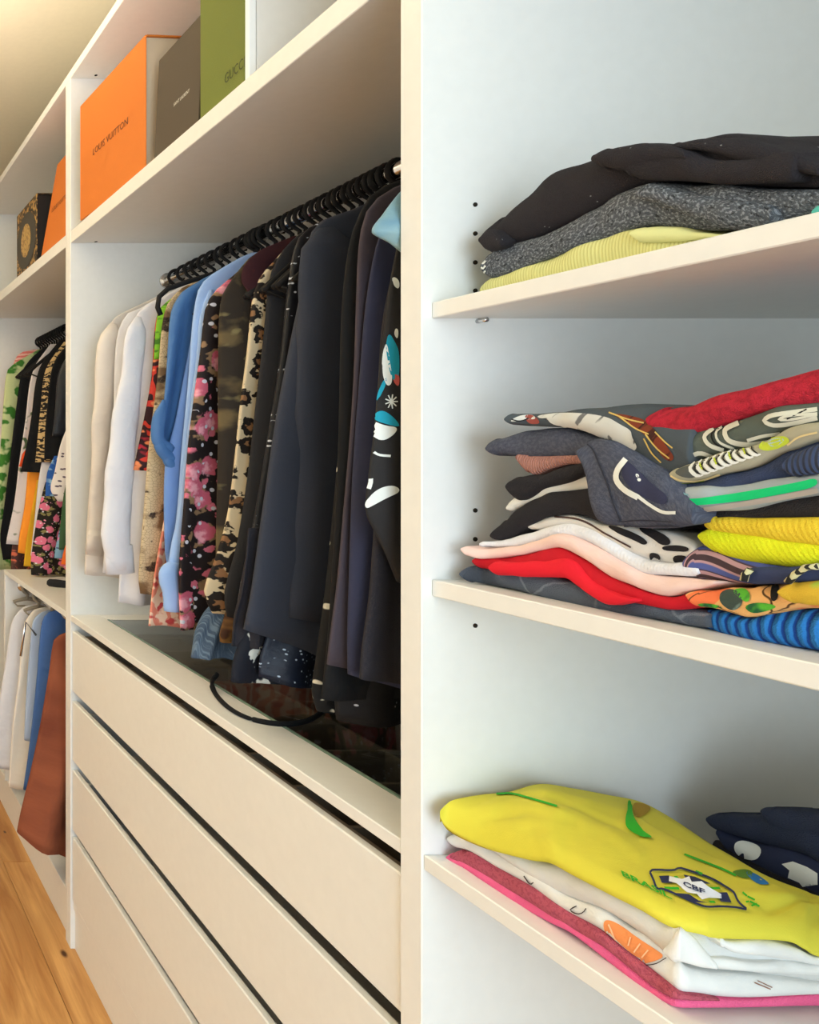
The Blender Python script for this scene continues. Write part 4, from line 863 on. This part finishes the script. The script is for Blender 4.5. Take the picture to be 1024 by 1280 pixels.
n1 = layer('folded_shirt', 'beige and lime zebra sketch print shirt under the swirl print shirt', mat('beige_grey_jersey', (172, 168, 146), .85), [(831, 596, 600), (834, 590, 604), (850, 582, 604), (873, 575, 601), (895, 566, 595), (935, 556, 584), (965, 542, 568), (985, 534, 562), (1024, 530, 550), (1110, 520, 536)], X=.695, cat='shirt')
GY = mat('print_grey', (86, 90, 88), .85, wr=0); LM = mat('print_lime', (190, 206, 60), .85, wr=0)
decal(n1, [(842, 590), (860, 582), (880, 578), (872, 597), (855, 597)], GY); ribbon(n1, [(836, 593), (852, 600), (875, 600), (900, 592)], 2.2, mat('print_cream', (226, 206, 150), wr=0))
ribbon(n1, [(835, 602), (860, 604), (880, 600)], 2, LM)
for k in range(9):
    x0 = 866+k*9; y0 = 590-k*3.2
    ribbon(n1, [(x0+4, y0-12+k*.3), (x0-2, y0-4), (x0+6, y0+4), (x0+14, y0+3)], 5, WH, taper=True); ribbon(n1, [(x0+8, y0-11), (x0+3, y0-4), (x0+11, y0+3)], 1.6, BK)
    if k % 2: ribbon(n1, [(x0+1, y0-8), (x0+4, y0)], 2.2, LM)
decal(n1, [(948, 560), (955, 551), (972, 546), (984, 545), (990, 552), (975, 560), (958, 564)], LM); decal(n1, [(960, 552), (972, 547), (984, 549), (972, 558), (964, 558)], mat('print_sky', (170, 200, 214), wr=0)); ribbon(n1, [(985, 556), (1000, 546), (1023, 540)], 2, mat('print_cream', (226, 206, 150)))
mm = layer('folded_shirt', 'dark grey-green shirt with looping white swirl print under the crimson sweater', mat('grey_green_jersey', (88, 96, 88), .88), [(845, 558, 566), (848, 548, 572), (860, 538, 576), (885, 530, 570), (910, 526, 562), (945, 518, 554), (975, 511, 540), (1024, 503, 533), (1110, 490, 520)], X=.698, cat='shirt')
SW = mat('print_swirl', (212, 212, 196), .85, wr=0)
ribbon(mm, [(863, 544), (858, 556), (860, 564)], 5, SW); ribbon(mm, [(862, 571), (876, 566), (890, 570)], 5, SW)
ribbon(mm, [(893, 536), (882, 546), (888, 556), (905, 562)], 5, SW); ribbon(mm, [(912, 530), (897, 540), (900, 552), (918, 560)], 3, SW); ribbon(mm, [(925, 529), (908, 538), (912, 550), (935, 555), (960, 552)], 6, SW)
ribbon(mm, [(905, 533), (891, 543), (895, 554), (910, 561)], 2, BK); ribbon(mm, [(935, 550), (952, 545), (975, 541)], 4, SW)
ribbon(mm, [(1023, 512), (990, 516), (965, 520), (957, 526), (968, 531), (995, 528), (1023, 522)], 5, SW); ribbon(mm, [(1023, 517), (985, 520), (975, 524), (990, 524), (1023, 518)], 3, SW); ribbon(mm, [(1010, 512), (985, 524)], 1.8, BK)
layer('folded_sweater', 'crimson red sweater on top of the right pile, middle shelf', mat('crimson_knit', (188, 38, 56), .95, [('noise', 200, .45, .65, (160, 30, 46))], fine=.7), [(807, 522, 528), (811, 517, 538), (823, 511, 547), (832, 508, 551), (851, 506, 549), (875, 497, 541), (904, 491, 531), (947, 479, 519), (982, 467, 512), (1024, 457, 504), (1110, 440, 490)], X=.697, bul=.03, cat='sweater')

# ---------- bottom shelf
dc_ = .612
m_hp = mat('hot_pink_fleece', (246, 104, 150), .95, fine=.6); m_rose = mat('dusty_rose_fleece', (190, 88, 104), .95, [('noise', 300, .5, .6, (172, 74, 92))], fine=.8)
pk = layer('folded_sweater', 'hot pink and dusty rose sweater, lowest of the pile under the yellow jersey', m_hp, [(559, 1071, 1077), (564, 1067, 1082), (580, 1070, 1090), (617, 1092, 1117), (641, 1106, 1133), (680, 1132, 1153), (715, 1152, 1171), (757, 1182, 1204), (800, 1222, 1236), (830, 1243, 1254), (848, 1250, 1260), (880, 1251, 1262), (940, 1252, 1261), (1024, 1246, 1260), (1110, 1246, 1262)], Xs=[(559, .692), (1110, .690)], corner=(850, .611), w=.17, cat='sweater')
layer('upper_fold', 'dusty rose upper fold', m_rose, [(562, 1068, 1073), (568, 1066, 1076), (583, 1064, 1085), (617, 1085, 1104), (662, 1112, 1132), (699, 1136, 1156), (749, 1165, 1184), (780, 1191, 1208), (800, 1208, 1224), (824, 1226, 1242), (848, 1243, 1251), (900, 1249, 1252)], Xs=[(562, .690), (900, .688)], corner=(850, .610), w=.17, parent=pk)
m_wt = mat('white_tee', (232, 230, 224), .85, wr=.35)
ta = layer('folded_shirt', 'white tee lying on the dusty rose sweater', m_wt, [(558, 1046, 1051), (563, 1043, 1057), (583, 1046, 1065), (617, 1062, 1086), (662, 1082, 1113), (699, 1118, 1137), (749, 1137, 1166), (780, 1160, 1192), (800, 1166, 1208), (824, 1190, 1227), (848, 1206, 1244), (889, 1220, 1249.5), (940, 1224, 1252.5), (1024, 1232, 1246), (1110, 1236, 1246)], Xs=[(558, .694), (1110, .688)], corner=(850, .610), w=.17, cat='shirt', bul=.02)
OR = mat('print_orange_fruit', (240, 146, 84), .85, wr=0); ORD = mat('print_orange_line', (250, 196, 150), .85, wr=0)
decal(ta, [(755, 1152), (762, 1150), (775, 1156), (800, 1174), (822, 1188), (832, 1196), (820, 1202), (800, 1205), (785, 1196), (768, 1180), (756, 1164)], OR, 'orange_slice_print')
for a in ([(762, 1156), (775, 1180), (798, 1200)], [(790, 1172), (787, 1182)], [(802, 1180), (794, 1190)], [(812, 1188), (804, 1197)]): ribbon(ta, a, 1.8, ORD, 'segment_line', off=.0014)
LN = mat('print_line', (70, 62, 60), .85, wr=0)
ribbon(ta, [(800, 1205), (820, 1205), (834, 1198)], 1.2, LN); ribbon(ta, [(656, 1095), (664, 1105), (668, 1103)], 1.4, LN); ribbon(ta, [(722, 1133), (714, 1137), (722, 1142), (730, 1141), (734, 1136)], 1.4, LN)
tb = layer('folded_shirt', 'pale grey-white tee with pleated folds directly under the yellow jersey', mat('grey_white_tee', (222, 220, 214), .85, wr=.4), [(600, 1053, 1057), (617, 1059, 1066), (640, 1065, 1085), (667, 1074, 1104), (699, 1082, 1121), (749, 1108, 1139), (800, 1135, 1172), (825, 1150, 1195), (850, 1160, 1206), (876, 1166, 1215), (899, 1172, 1220), (940, 1175, 1224), (979, 1175, 1230), (1005, 1185, 1232), (1024, 1194, 1235), (1110, 1200, 1240)], Xs=[(600, .692), (1110, .686)], corner=(850, .6115), w=.17, cat='shirt', bul=.03, nz=.002)
for a in ([(826, 1190), (832, 1168), (850, 1163), (880, 1167)], [(878, 1190), (888, 1205), (893, 1216)], [(884, 1200), (920, 1208), (960, 1212), (1020, 1208)]): pass
layer('pleat', None, m_wt, [(828, 1186, 1190), (834, 1170, 1202), (850, 1165, 1206), (870, 1172, 1212), (886, 1186, 1216), (896, 1204, 1214)], corner=(850, .606), X=.684, w=.04, parent=tb)
layer('pleat', None, m_wt, [(900, 1176, 1180), (920, 1180, 1194), (960, 1180, 1200), (1000, 1188, 1204), (1024, 1198, 1208), (1100, 1202, 1212)], corner=(850, .605), X=.684, w=.04, parent=tb)
layer('pleat', None, m_wt, [(880, 1198, 1202), (900, 1200, 1212), (950, 1206, 1218), (985, 1204, 1220), (1024, 1208, 1222), (1100, 1212, 1226)], corner=(850, .607), X=.684, w=.04, parent=tb)
ribbon(ta, [(942, 1228), (962, 1236)], 1.5, mat('print_tan', (150, 110, 90), wr=0)); ribbon(ta, [(946, 1226), (964, 1234)], 1.2, mat('print_tan', (150, 110, 90)))

# ---------- the yellow jersey
def fr(px, py, X=None, d=None):
    d = d or F*X/(px-VX); return W(px, py, d)
front = [(550, 1019, .671), (560, 1034, .676), (583, 1048, .680), (617, 1063, .683), (662, 1075, .684), (688, 1079, .684), (714, 1093, .684), (760, 1117, .684), (800, 1137, .685), (837, 1158, None), (876, 1168, None), (899, 1173, None), (979, 1176, None), (1005, 1186, None), (1024, 1196, None), (1100, 1216, None)]
fd = {837: .618, 876: .607, 899: .604, 979: .603, 1005: .602, 1024: .602, 1100: .600}
back = [(550, 1012, .826), (558, 1005, .829), (570, 999, .831), (604, 993, .833), (635, 990, .834), (675, 980, .832), (714, 985, .83), (762, 994, .825), (800, 1002, .82), (837, 1021, .788), (884, 1052, .748), (915, 1070, .722), (960, 1096, .692), (1005, 1113, .672), (1024, 1120, .667), (1100, 1140, .66)]
FW = [fr(p[0], p[1], p[2], fd.get(p[0])) for p in front]; BW = [W(p[0], p[1], p[2]) for p in back]
def spl(L, s):
    seg = list(range(len(L))); return Vector([smooth_tab(seg, [p[i] for p in L], s) for i in range(3)])
NT, NSS = 260, 90
def pdist(L, x, y):
    m = 1e9
    for (ax, ay), (bx_, by) in zip(L, L[1:]):
        t = max(0, min(1, ((x-ax)*(bx_-ax)+(y-ay)*(by-ay))/((bx_-ax)**2+(by-ay)**2))); m = min(m, math.hypot(x-ax-t*(bx_-ax), y-ay-t*(by-ay)))
    return m
def pside(L, x, y):
    if x < L[0][0]: return None
    return interp(L, x)-y
CREASE = [([(640, 1003), (690, 1018), (745, 1040), (800, 1066)], -.0025, 5), ([(655, 1000), (705, 1012), (780, 1030)], .002, 7), ([(640, 1050), (700, 1042), (760, 1062), (800, 1090)], .002, 8), ([(838, 1150), (834, 1136), (850, 1128), (900, 1140), (960, 1146), (1030, 1150)], .0028, 6),
          ([(850, 1160), (840, 1148), (842, 1140)], -.002, 4), ([(580, 1022), (640, 1020), (700, 1038)], .0015, 8), ([(960, 1160), (1000, 1148), (1040, 1146)], -.003, 5), ([(675, 982), (700, 1004), (735, 1016)], .0025, 6), ([(600, 1040), (660, 1034), (720, 1052)], -.0018, 6), ([(940, 1110), (985, 1124), (1040, 1130)], -.003, 6)]
STEP = [(785, 1001), (788, 1020), (796, 1036), (812, 1047), (840, 1060), (870, 1074), (905, 1090), (940, 1101)]

bm = bmesh.new(); uvl = bm.loops.layers.uv.new('UVMap'); G = []
for i in range(NT+1):
    s = (len(FW)-1)*i/NT; A = spl(FW, s); B = spl(BW, s); row = []
    L = (B-A); Lh = Vector((L.x, L.y, 0)); ln = max(Lh.length, 1e-4); Ld = Lh/ln
    th = min(.011, .002+ln*.12)
    for k in range(NSS+1):
        t = k/NSS; q = A.lerp(B, t)
        # front edge rolls over, body swells, creases run along the cloth
        z = th*(1-max(0, 1-t*ln/.018)**2)**.5 if ln > .001 else 0
        z -= th*t**3
        sw = sin(pi*t)*min(.008, ln*.05)
        cr_ = .0022*sin(s*1.9+t*7)+.0014*sin(s*4.1-t*11+1)+.003*noise.noise(Vector((q.x*16, q.y*9, 3)))
        cr_ *= .5
        qx = VX+q.x*F/q.y; qy = VY+(H-q.z)*F/q.y
        for cl, amp, wd_ in CREASE:
            cr_ += amp*math.exp(-(pdist(cl, qx, qy)/wd_)**2)
        sd = pside(STEP, qx, qy)
        if sd is not None: cr_ -= .007/(1+math.exp(-max(-30, min(30, sd/1.2))))
        q = q+Vector((0, 0, z+sw+cr_*sin(pi*min(1, t*1.1))*min(1, ln*12))); row.append(bm.verts.new(q))
    row.append(bm.verts.new(B+Vector((0, 0, -.014)))); row.append(bm.verts.new(A.lerp(B, .5)+Vector((0, 0, -.004)))); row.append(bm.verts.new(A+Ld*min(.01, ln*.1)+Vector((0, 0, -.0035))))
    G.append(row)
M_ = len(G[0])
for i in range(NT):
    for k in range(M_):
        f = bm.faces.new((G[i][k], G[i+1][k], G[i+1][(k+1) % M_], G[i][(k+1) % M_]))
        for lp in f.loops: lp[uvl].uv = (lp.vert.co.x, lp.vert.co.y)
for row in (G[0], G[-1]): bm.faces.new(row)
bmesh.ops.recalc_face_normals(bm, faces=bm.faces[:])
m_y = mat('football_yellow', (220, 208, 66), .75, wr=.12, fine=.1)
JY = mesh_obj('football_jersey', bm, m_y, None)
tag(JY, 'bright yellow football jersey with green lettering and a round-shouldered shield crest, folded on top', 'jersey')
JG = mat('jersey_green', (52, 176, 40), .8, wr=0); JN = mat('jersey_navy', (42, 48, 84), .8, wr=0); JW = mat('jersey_white', (238, 240, 246), .8, wr=0); JB = mat('jersey_blue', (40, 120, 190), .8, wr=0); JD = mat('jersey_collar_shade', (176, 140, 30), .8, wr=0)
ribbon(JY, [(621, 993.5), (640, 993), (662, 998.5), (697, 1009)], 2.4, JG, 'green_piping', off=.0012)
ribbon(JY, [(855, 1069), (876, 1077), (904, 1088), (920, 1096)], 2.4, JG, 'green_piping', off=.0012)
decal(JY, [(790, 1004), (802, 1004), (816, 1010), (806, 1020), (794, 1024)], JD, 'collar_inside_shade')  # darker yellow patch paints the shadow inside the collar
decal(JY, [(785, 1002), (788, 1003), (791, 1020), (797, 1032), (806, 1042), (818, 1050), (806, 1049), (794, 1045), (784, 1038), (782, 1028), (784, 1012)], JG, 'green_collar', off=.002)
decal(JY, [(913, 1090), (934, 1086), (944, 1094), (934, 1100), (922, 1096)], mat('dark_green_trim', (90, 130, 40), wr=0), 'sleeve_trim'); decal(JY, [(930, 1090), (940, 1090), (960, 1103), (962, 1107), (945, 1106)], JB, 'blue_trim')
def cp(x, y): return (760+x/5.12, 1060+y/5.12)
outer = [cp(*p) for p in [(268, 165), (285, 150), (420, 152), (455, 138), (480, 142), (560, 168), (660, 205), (740, 250), (800, 290), (825, 340), (850, 372), (885, 402), (820, 390), (730, 384), (620, 384), (520, 345), (420, 298), (350, 272), (312, 268), (290, 215)]]
ribbon(JY, outer+[outer[0]], 2.6, JN, 'crest_outline', off=.0016)
def cd(pts, m, n='crest_panel', off=.0014): decal(JY, [cp(*p) for p in pts], m, n, off=off, res=4, sm=False)
cd([(325, 188), (390, 185), (420, 235), (345, 232)], JN); cd([(485, 180), (560, 195), (650, 235), (560, 245), (510, 215)], JN); cd([(440, 298), (520, 305), (580, 345), (640, 360), (560, 355), (480, 325)], JN); cd([(700, 292), (760, 292), (790, 358), (720, 352)], JN)
cd([(362, 258), (450, 258), (460, 275), (370, 270)], JG); cd([(640, 256), (710, 258), (722, 272), (650, 270)], JG); cd([(425, 190), (450, 190), (460, 205), (435, 205)], JG); cd([(640, 346), (680, 348), (690, 362), (655, 360)], JG)
cd([(395, 195), (480, 215), (525, 198), (540, 232), (600, 228), (640, 262), (720, 308), (640, 305), (725, 338), (640, 330), (600, 345), (570, 310), (510, 300), (440, 240), (400, 230)], JW, 'crest_star', off=.0022)
text_decal(JY, 'CBF', JN, cp(488, 262), (130/5.12, 54/5.12), (-4/5.12, -34/5.12), off=.003)
text_decal(JY, 'BRASIL', JG, cp(100, 192), (310/5.12, 148/5.12), (-16/5.12, -40/5.12), off=.0016)
ribbon(JY, [cp(560, 160), cp(605, 178)], 3, JG, 'green_star', off=.0016)
for a in ([(860, 292), (885, 315)], [(890, 318), (935, 340)], [(905, 350), (965, 382)], [(880, 355), (900, 350)], [(915, 380), (950, 365)]): ribbon(JY, [cp(*a[0]), cp(*a[1])], 2.2, JG, 'green_embroidery', off=.0016)

# ---------- navy pile at the back right of the bottom shelf
m_nf = mat('dark_navy_fleece', (40, 46, 66), .95, fine=.7)
layer('folded_trousers', 'black trousers at the bottom of the navy pile behind the yellow jersey', mat('black_cotton', (40, 36, 38), .95, fine=.5), [(888, 1050, 1102), (896, 1052, 1104), (930, 1060, 1120), (965, 1072, 1138), (1005, 1090, 1158), (1024, 1100, 1168), (1110, 1130, 1214)], X=.93, w=.22, cat='trousers')
nw = layer('folded_shirt', 'navy shirt with white patches in the middle of the navy pile', mat('navy_shirt', (38, 44, 70), .92), [(894, 1036, 1044), (904, 1040, 1062), (925, 1048, 1074), (960, 1056, 1092), (1000, 1070, 1110), (1024, 1082, 1122), (1110, 1110, 1160)], X=.925, w=.22, cat='shirt')
decal(nw, [(920, 1052), (934, 1051), (955, 1060), (948, 1076), (928, 1073), (918, 1063)], WH); decal(nw, [(978, 1080), (992, 1077), (1010, 1084), (1023, 1092), (1023, 1106), (1008, 1102), (1004, 1108), (985, 1100), (988, 1088)], WH, sm=False)
nv = layer('folded_sweater', 'dark navy fleece sweater on top of the navy pile at the right edge', m_nf, [(882, 1021, 1027), (886, 1018, 1034), (900, 1018, 1041), (930, 1020, 1050), (950, 1016, 1056), (960, 1011, 1060), (990, 1012, 1070), (1024, 1016, 1090), (1110, 1025, 1120)], X=.92, w=.24, cat='sweater', bul=.04)
layer('folded_sleeve', None, m_nf, [(950, 1011, 1016), (958, 1009, 1030), (990, 1011, 1040), (1024, 1016, 1046), (1110, 1025, 1060)], X=.915, w=.1, parent=nv)
